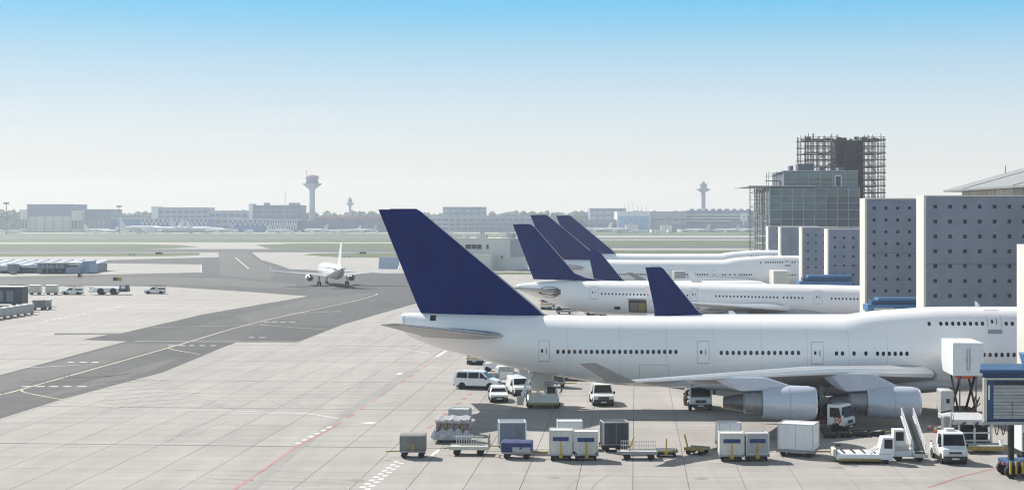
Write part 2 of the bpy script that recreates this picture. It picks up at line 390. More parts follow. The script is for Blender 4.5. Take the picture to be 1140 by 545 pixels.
# broken stencil marks on the taxiway
for (cx, cy, n) in [(62, 430, 5), (95, 403, 3), (216, 384.5, 5), (288, 375.5, 2), (312, 358.2, 4)]:
    mb = MB(); X0, Y0 = G(cx, cy)
    for k in range(n):
        x = X0 + (k - n / 2) * 1.5
        mb.add([(x, Y0 - 0.35, 0.017), (x + random.uniform(0.7, 1.2), Y0 - 0.35, 0.017), (x + random.uniform(0.7, 1.2), Y0 + 0.5, 0.017), (x + 0.1, Y0 + 0.55, 0.017)], [(0, 1, 2, 3)])
    mb.build('stencil_mark', 'line_white', taxi)
for (a, r) in [((98, 419), 7), ((106, 418), 8), ((62, 424), 9)]:
    x0, y0 = G(*a); mb = MB(); last = None
    for k in range(13):
        t = R(-60 + k * 10); p = Vector((x0 + r * 0.5 * math.sin(t) * 1.2, y0 + r * 1.3 * (1 - math.cos(t)) - 3 + k * 0.25, 0.0182))
        if last is not None:
            d = (p - last).normalized(); n = Vector((-d.y, d.x, 0)) * 0.16; mb.add([last - n, p - n, p + n, last + n], [(0, 1, 2, 3)])
        last = p
    mb.build('tyre_mark', 'tyre_mark', taxi)
for k in range(8):
    mb = MB(); y0 = 424 + k * 4.3; ribbon(mb, [(100 + k * 3, y0), (150 + k * 9, y0 - 4 - k * 0.4), (190 + k * 10, y0 + 1)], 0.16, 0.012); mb.build('tyre_mark', 'worn_strip', apron)
for k in range(26):
    u0, v0 = random.uniform(-30, 50), random.uniform(104, 200); ang = random.choice([0, 0, 90]) + random.uniform(-25, 25); cur = random.uniform(-.05, .05); ln = random.uniform(6, 20)
    for off in (0, 1.6):
        mb = MB(); last = None; x_, y_, a_ = u0 - off * math.sin(R(ang)), v0 + off * math.cos(R(ang)), R(ang)
        for q in range(12):
            p = Vector((x_, y_, .0045)); x_ += ln / 12 * math.cos(a_); y_ += ln / 12 * math.sin(a_); a_ += cur
            if last is not None:
                d = (p - last).normalized(); n = Vector((-d.y, d.x, 0)) * .09; mb.add([last - n, p - n, p + n, last + n], [(0, 1, 2, 3)])
            last = p
        mb.build('tyre_mark', 'worn_strip', apron)
# worn lane, red and white stand markings on the slabs
gp('worn_lane', 'worn_strip', [(285, 545), (268, 545), (330, 496), (398, 448), (450, 414), (468, 410), (430, 437), (380, 466), (330, 505)], 0.005, apron)
line('stand_line', 'line_red', [(240, 560), (263, 543), (330, 497), (372, 474)], 0.30, 0.012, apron)
dashes('stand_line_dash', 'line_red', (372, 474), (486, 399), 11, 0.36, 0.5, 0.012, apron)
dashes('edge_dash', 'line_white', (330, 494), (371, 473), 6, 0.42, 0.55, 0.016, apron)
dashes('edge_dash', 'line_white', (443, 417), (447, 414), 1, 0.6, 0.9, 0.012, apron)
dashes('stand_line_dash', 'line_red', (531, 432), (462, 488), 9, 0.40, 0.45, 0.012, apron)
line('edge_line', 'line_white', [(478, 509), (489, 500)], 0.34, 0.012, apron)
for sft in (0, 1):
    mb = MB(); A, B = Vector(G(404, 545)), Vector(G(446, 513)); nn = 9
    for k in range(nn):
        if k % 2 == sft:
            pass
        q0, q1 = A.lerp(B, (k + 0.5 * sft) / nn), A.lerp(B, (k + 0.5 + 0.5 * sft) / nn); d = (q1 - q0).normalized(); t = Vector((-d.y, d.x))
        o0 = t * (0.05 if sft else -0.45)
        mb.add([(*(q0 + o0), 0.012), (*(q1 + o0), 0.012), (*(q1 + o0 + t * 0.4), 0.012), (*(q0 + o0 + t * 0.4), 0.012)], [(0, 1, 2, 3)])
    mb.build('road_edge_check', 'line_white', apron)
line('lead_in_line', 'line_white', smooth([(100, 456), (230, 456.5), (320, 459), (352, 461.5), (376, 465.5)]), 0.30, 0.012, apron)
line('lead_in_line', 'line_white', smooth([(330, 385.5), (420, 387), (450, 389), (478, 393)]), 0.30, 0.012, apron)
line('lead_in_line', 'line_white', [(486, 397), (497, 390)], 0.5, 0.012, apron)
line('lead_in_line', 'line_cream', [(500, 466), (640, 467), (900, 468)], 0.20, 0.012, apron)
gp('stencil_mark', 'line_white', [(400, 470.5), (412, 469.3), (422, 470.2), (412, 471.6)], 0.012, apron)
gp('oil_stain', 'oil', [(385, 534), (398, 532), (408, 534), (400, 536)], 0.008, apron)
for (a, b, w) in [(432, 512, 5), (780, 532, 9), (616, 531, 10), (700, 492, 12), (1000, 480, 16), (870, 486, 18), (600, 440, 9), (720, 455, 8), (1090, 505, 11), (930, 520, 10)]:
    n = 12; pts = [(a + w * math.cos(2 * math.pi * k / n) * random.uniform(0.6, 1.1), b + w * 0.14 * math.sin(2 * math.pi * k / n) * random.uniform(0.6, 1.1)) for k in range(n)]
    gp('oil_stain', 'oil', pts, 0.008, apron)
line('stand_line', 'line_red', [(1033, 542), (1070, 530), (1110, 520), (1160, 519)], 0.22, 0.012, apron)
line('stand_line', 'line_red', [(905, 512), (925, 514)], 0.22, 0.012, apron)
line('stand_line', 'line_red', [(580, 352), (602, 338), (612, 325)], 0.4, 0.012)
dashes('edge_dash', 'line_white', (50, 357), (140, 340), 14, 0.7, 0.5, 0.012)
for o in [bpy.data.objects[n] for n in bpy.data.objects.keys() if n.split('.')[0] == 'edge_dash']:
    if o.parent is None: tag(o, kind='structure')

# ------------------------------------------------------------------ pier walls with square openings
def pier_wall(label, px_front, D, top, cols, rows, pitch, first_row_y, width=16.0, thick=3.3, holes=True):
    X = PX(px_front, D); z1 = top
    t = thing('pier_wall', label, 'wall', (X, D, 0), 0, 'concrete pier walls between the stands')
    hs = 0.225; mb = MB()
    xs = [0.0]; zs = [0.0]
    cx = [pitch * 0.62 + pitch * k for k in range(cols)] if holes else []
    cz = sorted([PZ(first_row_y, D) - pitch * k for k in range(rows)]) if holes else []
    cz = [z for z in cz if z > 1.0]
    for c in cx: xs += [c - hs, c + hs]
    for c in cz: zs += [c - hs, c + hs]
    xs.append(width); zs.append(z1)
    for i in range(len(xs) - 1):
        for j in range(len(zs) - 1):
            if i % 2 == 1 and j % 2 == 1 and holes:
                a, b, c, d = xs[i], xs[i + 1], zs[j], zs[j + 1]; dp = 0.30
                mb.add([(a, 0, c), (b, 0, c), (b, 0, d), (a, 0, d), (a, dp, c), (b, dp, c), (b, dp, d), (a, dp, d)], [(0, 1, 5, 4), (1, 2, 6, 5), (2, 3, 7, 6), (3, 0, 4, 7)])
            else:
                mb.add([(xs[i], 0, zs[j]), (xs[i + 1], 0, zs[j]), (xs[i + 1], 0, zs[j + 1]), (xs[i], 0, zs[j + 1])], [(0, 1, 2, 3)])
    me = bpy.data.meshes.new('front_panel'); me.from_pydata(mb.v, [], mb.f); me.update(); me.materials.append(MATS['wall_blue_grey'])
    put('front_panel', me, t)
    MB().box(0.02, width, 0.32, thick, 0, z1 - 0.01).build('wall_core', 'wall_blue_grey', t)
    MB().box(-0.30, -0.003, -0.06, thick + 0.05, 0, z1 + 0.05).build('side_panel', 'wall_white', t)  # sunlit side of the wall, its brightness put into a white colour
    MB().box(-0.30, width, -0.10, thick + 0.1, z1 + 0.052, z1 + 0.22).build('coping', 'wall_white', t)
    for zz in (z1 - pitch * 4.5, z1 - pitch * 7.5):
        if zz > 1 and holes: MB().box(0.0, width, -0.012, 0.0, zz - 0.03, zz + 0.03).build('joint', 'panel_grey', t)
    pane = MB().box(-hs, hs, 0, 0.02, -hs, hs).mesh('pane', 'window_dark')
    for c in cx:
        for z in cz: put('pane', pane, t, (c, 0.27, z))
    return t
pier_wall('large blue grey wall with six columns of square holes and white edge', 1031, 185, 20.6, 8, 9, 1.745, 230, 17)
pier_wall('blue grey wall with four columns of square holes, behind the largest one', 965, 232, 20.9, 8, 10, 1.745, 231.5, 17)
pier_wall('low blue grey wall with three columns of square holes, right of its pair', 923, 296, 16.0, 6, 7, 1.745, 264.5, 15)
pier_wall('low blue grey wall with square holes, left of its pair', 894, 342, 16.1, 6, 7, 1.745, 261.5, 15)
pier_wall('plain grey panelled pier wall beside the low walls with holes', 870, 392, 15.9, 0, 0, 1.7, 253, 14, holes=False)
pier_wall('farthest plain grey pier wall below the glass building', 856, 440, 15.9, 0, 0, 1.7, 253, 14, holes=False)
for nm in ('pier_wall.004', 'pier_wall.005'):
    t = bpy.data.objects[nm]
    for k in range(1, 6): MB().box(k * 2.4 - 0.04, k * 2.4 + 0.04, -0.02, -0.001, 0, 15.7).build('joint', 'panel_grey', t)
    for z in (4, 8, 12): MB().box(0.05, 13.9, -0.016, -0.0005, z - 0.03, z + 0.03).build('joint', 'panel_grey', t)
t = thing('pier_wall', 'white wall end at the right edge, before the jet nose', 'wall', (PX(1132, 139.5) + 0.3, 136.2, 0), 0, 'concrete pier walls between the stands')
MB().box(0, 14, 0, 3.2, 0, 15.6).build('wall_core', 'wall_blue_grey', t)
MB().box(-0.30, -0.003, -0.06, 3.3, 0, 15.62).build('side_panel', 'wall_white', t)  # sunlight on this side is painted in as white
MB().box(-0.30, 14, -0.1, 3.35, 15.625, 15.8).build('coping', 'wall_white', t)

# ------------------------------------------------------------------ terminal pier and hall
t = thing('terminal_pier', 'long grey terminal pier behind the blue grey walls', 'building', (90, 300, 0))
mb = MB(); mb.prism([(66 - 90, 176 - 300), (110 - 90, 176 - 300), (125 - 90, 455 - 300), (86 - 90, 455 - 300)], 0, 13.0, 'z'); mb.build('wall', 'far_grey_hazed', t)
mb = MB(); mb.prism([(65.6 - 90, 175 - 300), (111 - 90, 175 - 300), (126 - 90, 456 - 300), (85.6 - 90, 456 - 300)], 13.0, 13.5, 'z'); mb.build('roof', 'roof_metal', t)
t = thing('terminal_hall', 'terminal hall with shallow pitched metal roof above clerestory panels', 'building', (84, 195, 0))
MB().box(66.2 - 84, 30, -45, 35, 13.5, 22.0).build('wall', 'far_grey_hazed', t)
for k in range(20):
    y0 = -44.5 + k * 4.0
    MB().box(65.95 - 84, 66.15 - 84, y0 + 0.15, y0 + 3.85, 19.2, 22.1).build('panel', 'container_grey' if k == 13 else 'cream' if k % 3 else 'far_white', t)
mb = MB(); x0 = 63.4 - 84
mb.loft([[(x0, y, 22.25), (x0 + 11.5, y, 25.5), (x0 + 25, y, 27.6), (x0 + 52, y, 22.2), (x0 + 52, y, 21.9), (x0, y, 22.0)] for y in (-50, 36)]); mb.build('roof', 'roof_metal', t)
for k in range(0, 4): 
    y0 = -40 + k * 22
    mb = MB(); mb.loft([[(x0, y0, 22.25), (x0 + 11.5, y0, 25.5), (x0 + 11.5, y0, 25.58), (x0, y0, 22.33)], [(x0, y0 + 0.12, 22.25), (x0 + 11.5, y0 + 0.12, 25.5), (x0 + 11.5, y0 + 0.12, 25.58), (x0, y0 + 0.12, 22.33)]]); mb.build('roof_seam', 'roof_metal', t)
MB().tube((x0 + 8.5, 34, 24.4), (x0 + 8.5, 34, 25.8), 0.05).build('lightning_rod', 'scaffold', t)

# ------------------------------------------------------------------ glass building and scaffolded tower
GDp = 480.0
t = thing('glass_building', 'glass fronted building with grid of panes beside the scaffolded tower', 'building', (PX(907, GDp), GDp, 0))
gx0, gx1 = PX(857, GDp) - PX(907, GDp), PX(957, GDp) - PX(907, GDp)
zt, zu = PZ(209, GDp), PZ(191, GDp)
MB().box(gx0 + 0.3, gx1, 0.3, 30, 0, zt).build('wall', 'panel_grey', t)
ux0, ux1 = PX(873, GDp) - PX(907, GDp), PX(955, GDp) - PX(907, GDp)
MB().box(ux0 + 0.3, ux1, 1.3, 24, zt + 0.02, zu - 0.3).build('upper_wall', 'panel_grey', t)
m = mat('curtain_glass', (0.055, 0.105, 0.125), 0.10, var=0.75, scale=0.12, stretch=(0.4, 1, 2.2), spec=0.9)
m2 = mat('curtain_dark', (0.045, 0.06, 0.075), 0.2, var=0.5, scale=0.2, spec=0.7)
nc = 8; cw = (gx1 - gx0) / nc
rowz = [PZ(y, GDp) for y in (280, 266, 254, 243.5, 233.5, 226, 218, 210)]
for i in range(nc):
    for j in range(len(rowz) - 1):
        mm = 'panel_grey' if (1 <= i <= 4 and j in (2, 3)) else ('curtain_dark' if i >= 5 and j < 6 else 'curtain_glass')
        x0, x1 = gx0 + i * cw, gx0 + (i + 1) * cw
        tl = random.uniform(-0.05, 0.05)
        MB().hexa([(x0 + .09, tl, rowz[j] + .09), (x1 - .09, -tl, rowz[j] + .09), (x1 - .09, 0.2 - tl, rowz[j] + .09), (x0 + .09, 0.2 + tl, rowz[j] + .09),
                   (x0 + .09, -tl, rowz[j + 1] - .09), (x1 - .09, tl, rowz[j + 1] - .09), (x1 - .09, 0.2 + tl, rowz[j + 1] - .09), (x0 + .09, 0.2 - tl, rowz[j + 1] - .09)]).build('pane', mm, t)
for i in range(nc + 1): MB().box(gx0 + i * cw - .08, gx0 + i * cw + .08, -0.14, 0.28, rowz[0], zt + .3).build('mullion', 'mullion', t)
for z in rowz: MB().box(gx0 - .1, gx1 + .1, -0.12, 0.26, z - .07, z + .07).build('transom', 'mullion', t)
nu = 6; uw = (ux1 - ux0) / nu
uz = [zt + .3, zt + 1.8, zt + 3.2, zu - .3]
for i in range(nu):
    for j in range(3):
        MB().box(ux0 + i * uw + .1, ux0 + (i + 1) * uw - .1, 1.0, 1.2, uz[j] + .08, uz[j + 1] - .08).build('pane', 'curtain_glass', t)
for i in range(nu + 1): MB().box(ux0 + i * uw - .08, ux0 + i * uw + .08, .85, 1.25, zt, zu).build('mullion', 'mullion', t)
for z in uz: MB().box(ux0, ux1, .88, 1.24, z - .06, z + .06).build('transom', 'mullion', t)
MB().box(ux0 - .3, ux1 + .3, .6, 24.5, zu, zu + .35).build('roof', 'mullion', t)
dx = ux0 + 4.15 * uw; MB().box(dx, dx + 2.2, .70, .99, zt + .4, zt + 3.9).build('door_frame', 'far_white', t); MB().box(dx + .35, dx + 1.85, .62, .69, zt + .5, zt + 3.5).build('door', 'window_dark', t)
MB().box(gx0 - 6.5, gx0 + 14, -1.2, 31, zt + .35, zt + .65).build('canopy_roof', 'far_grey_hazed', t)
for k in range(9):
    z0 = 6 + k * 2.3
    for q in range(6): MB().box(gx0 - .05, gx0 + .15, .6 + q * 4.9, .6 + q * 4.9 + 4.6, z0, z0 + 2.1).build('pane', 'curtain_glass', t)
    MB().box(gx0 - .2, gx0 + .2, .3, 30, z0 - .16, z0 - .02).build('transom', 'far_white', t)
for q in range(7): MB().box(gx0 - .22, gx0 + .12, .3 + q * 4.9, .55 + q * 4.9, 4, zt + .3).build('mullion', 'far_white', t)
for (px, w, h) in [(900, 5.0, 2.2), (918, 1.5, 1.2), (884, 1.0, 1.6), (940, 2, 1.0)]:
    x = PX(px, GDp) - PX(907, GDp); MB().box(x - w / 2, x + w / 2, 4, 8, zu + .36, zu + .36 + h).build('roof_unit', 'panel_grey', t, bevel=0.1)
t = thing('scaffold_stair', 'narrow scaffold stair tower left of the glass building', 'scaffold', (PX(843, 486), 486, 0))
for x in (-2.0, 0.0, 2.0):
    for y in (0, 2.2): MB().tube((x, y, 0), (x, y, 28.5 if x < 2 else 27), 0.07, n=6).build('standard', 'scaffold', t)
for k in range(12):
    z = 2 + k * 2.2
    MB().box(-2.1, 2.1, 0.05, 2.15, z, z + .08).build('deck', 'scaffold', t)
    MB().bar((-2 if k % 2 else 2, 0, z), (2 if k % 2 else -2, 0, z + 2.2), 0.09).build('brace', 'scaffold', t)
    MB().bar((-2, 0, z + 1.0), (2, 0, z + 1.0), 0.06).build('guard_rail', 'scaffold', t)
for (px, top) in [(858, 196), (862, 188), (866, 193), (870, 197)]:
    pass
t = thing('rooftop_scaffold', 'short scaffold frame on the left roof of the glass building', 'scaffold', (PX(864, 488), 488, zt + .66))
for k in range(6): MB().tube((-3 + k * 1.2, (k % 2) * 3, 0), (-3 + k * 1.2, (k % 2) * 3, 3.5 + 2.0 * random.random()), 0.07, n=6).build('standard', 'scaffold', t)
for z in (1.6, 3.1): 
    for y in (0, 3): MB().bar((-3.2, y, z), (3.2, y, z), 0.08).build('ledger', 'scaffold', t)
MB().box(-3, 3, 0.1, 2.9, 1.65, 1.75).build('deck', 'plank', t)
# tower
SD = 512.0; sc_x = PX(941, SD)
t = thing('scaffolded_tower', 'tall unfinished tower wrapped in dark scaffolding', 'tower', (sc_x, SD, 0))
sx0, sx1, sy1 = PX(897, SD) - sc_x, PX(985, SD) - sc_x, 15.0
cx0, cx1 = PX(933, SD) - sc_x, PX(963, SD) - sc_x
ztop = PZ(152, SD); zc = PZ(156, SD)
MB().box(cx0, cx1, 3, 12.5, 0, zc).build('concrete_core', 'core_concrete', t)
for k in range(5):
    z = zc - 1.0 - k * 3.4; MB().box(cx0 - .1, cx1 + .1, 2.75, 2.98, z - .18, z).build('formwork_beam', 'red_dark' if k % 2 else 'scaffold', t)
for k in range(4):
    x = cx0 + (cx1 - cx0) * k / 3; MB().box(x - .12, x + .12, 2.7, 2.99, 10, zc).build('formwork_post', 'scaffold', t)
xs = [sx0 + (sx1 - sx0) * f for f in (0, .035, .10, .17, .25, .33, .40)] + [sx0 + (sx1 - sx0) * f for f in (.74, .80, .86, .92, .965, 1.0)]
for x in xs:
    for y in (0, 1.6, sy1 - 1.6, sy1):
        MB().tube((x, y, 0), (x, y, ztop + random.uniform(-.6, 1.2)), 0.11, n=5).build('standard', 'scaffold', t)
lev = [ztop - 1.2 - 2.15 * k for k in range(12)]
for k, z in enumerate(lev):
    for (a, b) in ((sx0, sx0 + (sx1 - sx0) * .42), (sx0 + (sx1 - sx0) * .72, sx1)):
        if a == sx0 and k > 5: continue
        w = 1.5 if k % 2 == 0 else 0.7
        for (y0, y1) in ((0, w), (sy1 - w, sy1)):
            MB().box(a - .4, b + .4, y0, y1, z, z + .30).build('deck', 'plank' if k % 3 else 'scaffold', t)
        for zz in (.5, 1.05):
            MB().bar((a - .3, 0, z + zz), (b + .3, 0, z + zz), .12).build('guard_rail', 'scaffold', t)
            MB().bar((a - .3, sy1, z + zz), (b + .3, sy1, z + zz), .07).build('guard_rail', 'scaffold', t)
        n = 3
        for q in range(n):
            xa = a + (b - a) * q / n; xb = a + (b - a) * (q + 1) / n
            MB().bar((xa, 0, z), (xb, 0, z - 2.15) if (k + q) % 2 else (xa + .01, 0, z - 2.15), .11).build('brace', 'scaffold', t)
    if k % 2 == 0:
        for x in (sx0, sx0 + (sx1 - sx0) * .2, sx1 - 1.2, sx1 - 5):
            MB().box(x, x + 1.2, 1.6, sy1 - 1.6, z - .02, z + .12).build('deck', 'plank', t)
    if k < 6:
        MB().box(sx0 + 9.2, cx0, 3.5, 5.5, z - .3, z - .05).build('floor_slab', 'plank', t)
    MB().box(cx1, sx1 - 6, 3.2, 6.0, z - .3, z - .05).build('floor_slab', 'scaffold', t)
for k in range(46):
    x = random.uniform(sx0, sx1); y = random.uniform(0, sy1); h = random.uniform(.4, 1.7); w = random.uniform(.3, 1.6)
    MB().box(x - w / 2, x + w / 2, y - .2, y + .3, zc - .6 if cx0 < x < cx1 else lev[0], (zc if cx0 < x < cx1 else lev[0]) + h).build('formwork_piece', random.choice(['plank', 'scaffold', 'cream', 'plank']), t)
for k in range(5):
    z = zc - 2 - k * 4.2
    MB().bar((cx0 - 5.5, 1.0, z - 3.6), (cx0, 2.5, z), .35).build('prop', 'plank', t)
    MB().bar((cx1 + .2, 1.0, z), (cx1 + 3.8, 1.0, z - 3.8), .25).build('prop', 'scaffold', t)

# ------------------------------------------------------------------ white service building, blast fence
t = thing('service_building', 'flat roofed white service building seen between the two big tails', 'building', (PX(568, 556), 556, 0), R(-24))
W_, D_ = 28.0, 16.0; zb = PZ(266, 556)
MB().box(-W_, 0, 0, D_, 0, zb).build('wall', 'far_white', t)
MB().box(-W_ - .1, .1, -.1, D_ + .1, zb + .01, zb + .35).build('parapet', 'wall_white', t)
MB().box(0.005, .06, .1, D_ - .1, 4.6, zb - .1).build('upper_shade_plate', 'far_grey_hazed', t)  # grey plate paints in the shade of the right face
for (a, b) in ((-24.5, -22.0), (-21.4, -20.6), (-19.9, -19.2), (-17.5, -15.2), (-14.9, -13.2), (-12.9, -11.2), (-9.2, -8.4)):
    w = MB().box(a, b, -.12, -.01, zb - 3.6, zb - 2.0).build('window', 'window_dark', t); MB().box(a - .12, b + .12, -.16, -.125, zb - 3.75, zb - 3.6).build('sill', 'wall_white', w)
MB().box(-15.5, -5.0, -5.5, -.01, 0, 5.6).build('extension', 'wall_white', t)
MB().box(-12.6, -11.4, -5.56, -5.51, 2.9, 4.3).build('window', 'window_dark', t)
for (a, b) in ((-27, -24.5), (-24, -22), (-9, -4)): pass
for k in range(13):
    x = random.uniform(-27, -1); w = random.uniform(.8, 3.4); h = random.uniform(.6, 2.2); y = random.uniform(1, 13)
    MB().box(x - w / 2, x + w / 2, y, y + random.uniform(1, 3), zb + .36, zb + .36 + h).build('roof_unit', random.choice(['far_grey_hazed', 'wall_white', 'panel_grey', 'alu']), t)
MB().box(-19.0, -16.2, -.35, -.17, 5.0, 5.9).build('sign_panel', 'sign_green', t); MB().box(-3.6, -2.8, -.35, -.17, 4.2, 5.2).build('sign_panel', 'sign_green', t)
t = thing('blast_fence', 'pale blue slanted blast fence beside the taxiing airliner', 'fence', (*G(432, 299.5), 0), R(-8))
for k in range(6):
    x = -3.6 + k * 1.25
    mb = MB(); mb.hexa([(x, 0, 0.1), (x + 1.2, 0, 0.1), (x + 1.2, .12, .1), (x, .12, .1), (x, 1.6, 4.2), (x + 1.2, 1.6, 4.2), (x + 1.2, 1.72, 4.2), (x, 1.72, 4.2)]); mb.build('panel', 'pale_blue', t)
    MB().bar((x + .6, 1.7, 4.1), (x + .6, 4.0, 0), .15).build('brace', 'steel', t)
MB().box(-3.7, 4.0, 1.65, 2.6, 4.21, 4.5).build('top_rail', 'wall_white', t)
# ------------------------------------------------------------------ far airfield buildings
def far_b(name, label, px0, px1, ytop, D, m='far_grey_hazed', depth=40.0, cat='building', floors=0, wm='far_dark_hazed', roof=None, ybase=None, wy=None):
    x0, x1 = PX(px0, D), PX(px1, D); z1 = PZ(ytop, D); cx = (x0 + x1) / 2
    t = thing(name, label, cat, (cx, D, 0)); w = (x1 - x0) / 2
    MB().box(-w, w, 0, depth, 0, z1).build('wall', m, t)
    MB().box(-w - .5, w + .5, -.5, depth + .5, z1 + .02, z1 + 1.0).build('roof', roof or m, t)
    if floors:
        lo, hi = wy if wy else (2.0, z1 - 1.5); st = (hi - lo) / floors
        for k in range(floors):
            n = max(3, int(2 * w / 9)); q = 2 * w / n
            row = MB()
            for i in range(n): row.box(-w + i * q + q * .12, -w + (i + 1) * q - q * .12, -.3, -.05, lo + k * st + st * .2, lo + k * st + st * .75)
            o = row.build('window_row', wm, t); o['kind'] = 'stuff'
    return t
FD = 2200.0
k_ = FD / FP
t = far_b('hangar', 'large hangar with slate top band and cream sliding doors at far left', 30, 82, 228, FD, 'far_slate_hazed', 70)
wx = PX(82, FD) - PX(56, FD)
for i in range(5):
    a = -wx + i * 2 * wx / 5.3 + 1; MB().box(a, a + 2 * wx / 5.3 - .8, -1.5, -.1, 0.5, PZ(240.5, FD)).build('sliding_door', 'cream', t)
far_b('hangar_pier', 'cream hangar end block with dark openings, left of slate hangar', 22, 30, 234, FD - 8, 'cream', 50, floors=1, wy=(1, PZ(240, FD)))
far_b('hangar_pier', 'cream hangar end block with dark openings, right of slate hangar', 79.5, 91, 235, FD - 12, 'cream', 50, floors=1, wy=(1, PZ(241, FD)))
t = far_b('hangar', 'lower grey hangar between slate hangar and blue terminal', 91, 124, 233.5, FD + 5, 'far_slate_hazed', 60)
wx = PX(124, FD) - PX(107.5, FD)
for i in range(6): MB().box(-wx + i * wx / 3 + .5, -wx + (i + 1) * wx / 3 - .5, -1.2, -.1, .5, PZ(244, FD)).build('sliding_door', 'far_grey_hazed', t)
def truss_hall(label, px0, px1, ytop, D, dense, start=0.0):
    t = far_b('long_hall', label, px0, px1, ytop, D, 'far_blue', 45, roof='far_white'); w = (PX(px1, D) - PX(px0, D)) / 2; z1 = PZ(ytop, D)
    n = max(2, int((px1 - px0) * (1 - start) / (5.0 if not dense else 2.6))); q = 2 * w * (1 - start) / n; h = z1 * (.42 if not dense else .85); x0 = -w + 2 * w * start
    for i in range(n):
        for (a, b) in (((i, 0), (i + .5, -1)), ((i + .5, -1), (i + 1, 0))):
            MB().bar((x0 + a[0] * q, -1.2, z1 - .8 + a[1] * h), (x0 + b[0] * q, -1.2, z1 - .8 + b[1] * h), .9).build('truss_brace', 'far_white', t)
    return t
truss_hall('long low blue hall with white zigzag truss, left of the others', 124, 232, 243.5, FD - 20, False, .3)
truss_hall('short low blue hall with white zigzag truss in the middle', 254, 298, 244.5, FD - 20, False)
truss_hall('low blue hall with dense diamond lattice under the dark block', 298, 331, 245, FD - 18, True)
far_b('office_block', 'pale gridded office block behind the long blue hall', 176, 232, 231.5, FD + 120, 'far_grey_hazed', 50, floors=4)
far_b('stair_tower', 'cream stair tower at the end of the pale office block', 168.5, 176, 230.5, FD + 116, 'far_white', 30)
far_b('office_block', 'low striped office block left of the dark slab block', 232, 276, 235, FD + 120, 'far_grey_hazed', 50, floors=3)
t = far_b('slab_block', 'dark flat topped slab block left of the control tower', 281, 335, 229, FD + 60, 'far_dark_hazed', 60, floors=5, wm='far_slate_hazed')
for (a, b) in ((-20, -14), (16, 30)): MB().box(a, b, 10, 30, PZ(229, FD + 60) + 1.02, PZ(229, FD + 60) + 4.5).build('roof_unit', 'far_grey_hazed', t)
far_b('stair_tower', 'white stair tower at the left end of the dark slab block', 277, 281.3, 227.5, FD + 56, 'far_white', 30)
far_b('low_shed', 'long low dark building right of the lattice hall', 331, 428, 246.5, FD - 5, 'far_dark_hazed', 40)
far_b('brick_building', 'low reddish building behind the control tower foot', 344, 392, 241.5, FD + 100, 'far_brick', 30, roof='far_white', floors=2)
far_b('brick_building', 'low reddish building left of the big blue tail', 394, 440, 241, FD + 90, 'far_brick', 30, roof='far_grey_hazed', floors=2)
far_b('office_block', 'hazy grey office block above the white service building', 493, 541, 231, FD + 60, 'far_slate_hazed', 50, floors=5, wm='far_grey_hazed')
far_b('office_block', 'long pale block under the hazy office block', 478, 600, 241, FD + 20, 'far_grey_hazed', 50, floors=3)
far_b('office_block', 'dark low block behind the paired blue tails', 530, 650, 246, FD, 'far_slate_hazed', 40, floors=2)
far_b('office_block', 'grey block behind the light blue hangar', 657, 697, 232.5, FD + 90, 'far_slate_hazed', 50, floors=4, wm='far_grey_hazed')
far_b('low_shed', 'low grey shed left of the light blue hangar', 640, 688, 245, FD, 'far_slate_hazed', 40, floors=1)
t = far_b('hangar', 'light blue hangar with white roof band and thin masts', 687, 724, 236, FD - 10, 'far_white', 60)
w = (PX(724, FD) - PX(687, FD)) / 2
for i in range(5): MB().box(-w + 2 + i * (2 * w - 4) / 5 + .4, -w + 2 + (i + 1) * (2 * w - 4) / 5 - .4, -1.2, -.1, .4, PZ(240.5, FD)).build('sliding_door', 'far_lightblue', t)
for i in range(6): MB().tube((-w + 12 + i * 6, 20, PZ(236, FD)), (-w + 12 + i * 6, 20, PZ(236, FD) + random.uniform(8, 15)), .3, n=5).build('mast', 'far_grey_hazed', t)
far_b('low_shed', 'small cream box before the light blue hangar', 697, 710.5, 251, FD - 40, 'cream', 20)
far_b('hangar', 'wide pale grey hangar beside the light blue hangar', 724, 765, 236, FD, 'far_grey_hazed', 60, floors=1, wy=(PZ(246, FD), PZ(242, FD)))
far_b('low_shed', 'small cream box before the pale grey hangar', 736, 748, 251.5, FD - 40, 'cream', 20)
t = far_b('terminal_block', 'terminal block with white balcony bands under the right hand tower', 764, 842, 235, FD + 20, 'far_slate_hazed', 60)
w = (PX(842, FD) - PX(764, FD)) / 2
for i, y in enumerate((239.5, 243, 246.5)): MB().box(-w, w - 8 - i * 14, -3, -.1, PZ(y, FD), PZ(y, FD) + 1.7).build('balcony_band', 'far_white', t)
for i in range(9): MB().box(-w + 6 + i * 10, -w + 11 + i * 10, 5, 20, PZ(235, FD) + 1.2, PZ(235, FD) + 3.5).build('roof_unit', 'far_slate_hazed', t)
far_b('low_shed', 'long dark glazed base before the balcony banded terminal', 746, 850, 251, FD - 15, 'far_dark_hazed', 20)
t = thing('square_sign', 'white square sign with dark centre mark on the far terminal', 'sign', (PX(827.5, FD), FD - 6, 0))
MB().box(-4.6, 4.6, 0, .8, PZ(246, FD), PZ(237, FD)).build('sign_panel', 'far_white', t); MB().box(-.9, .9, -.3, -.02, PZ(242.3, FD), PZ(240.6, FD)).build('emblem', 'far_dark_hazed', t)
MB().box(-.5, .5, .85, 5, 0, PZ(238, FD)).build('post', 'far_grey_hazed', t)
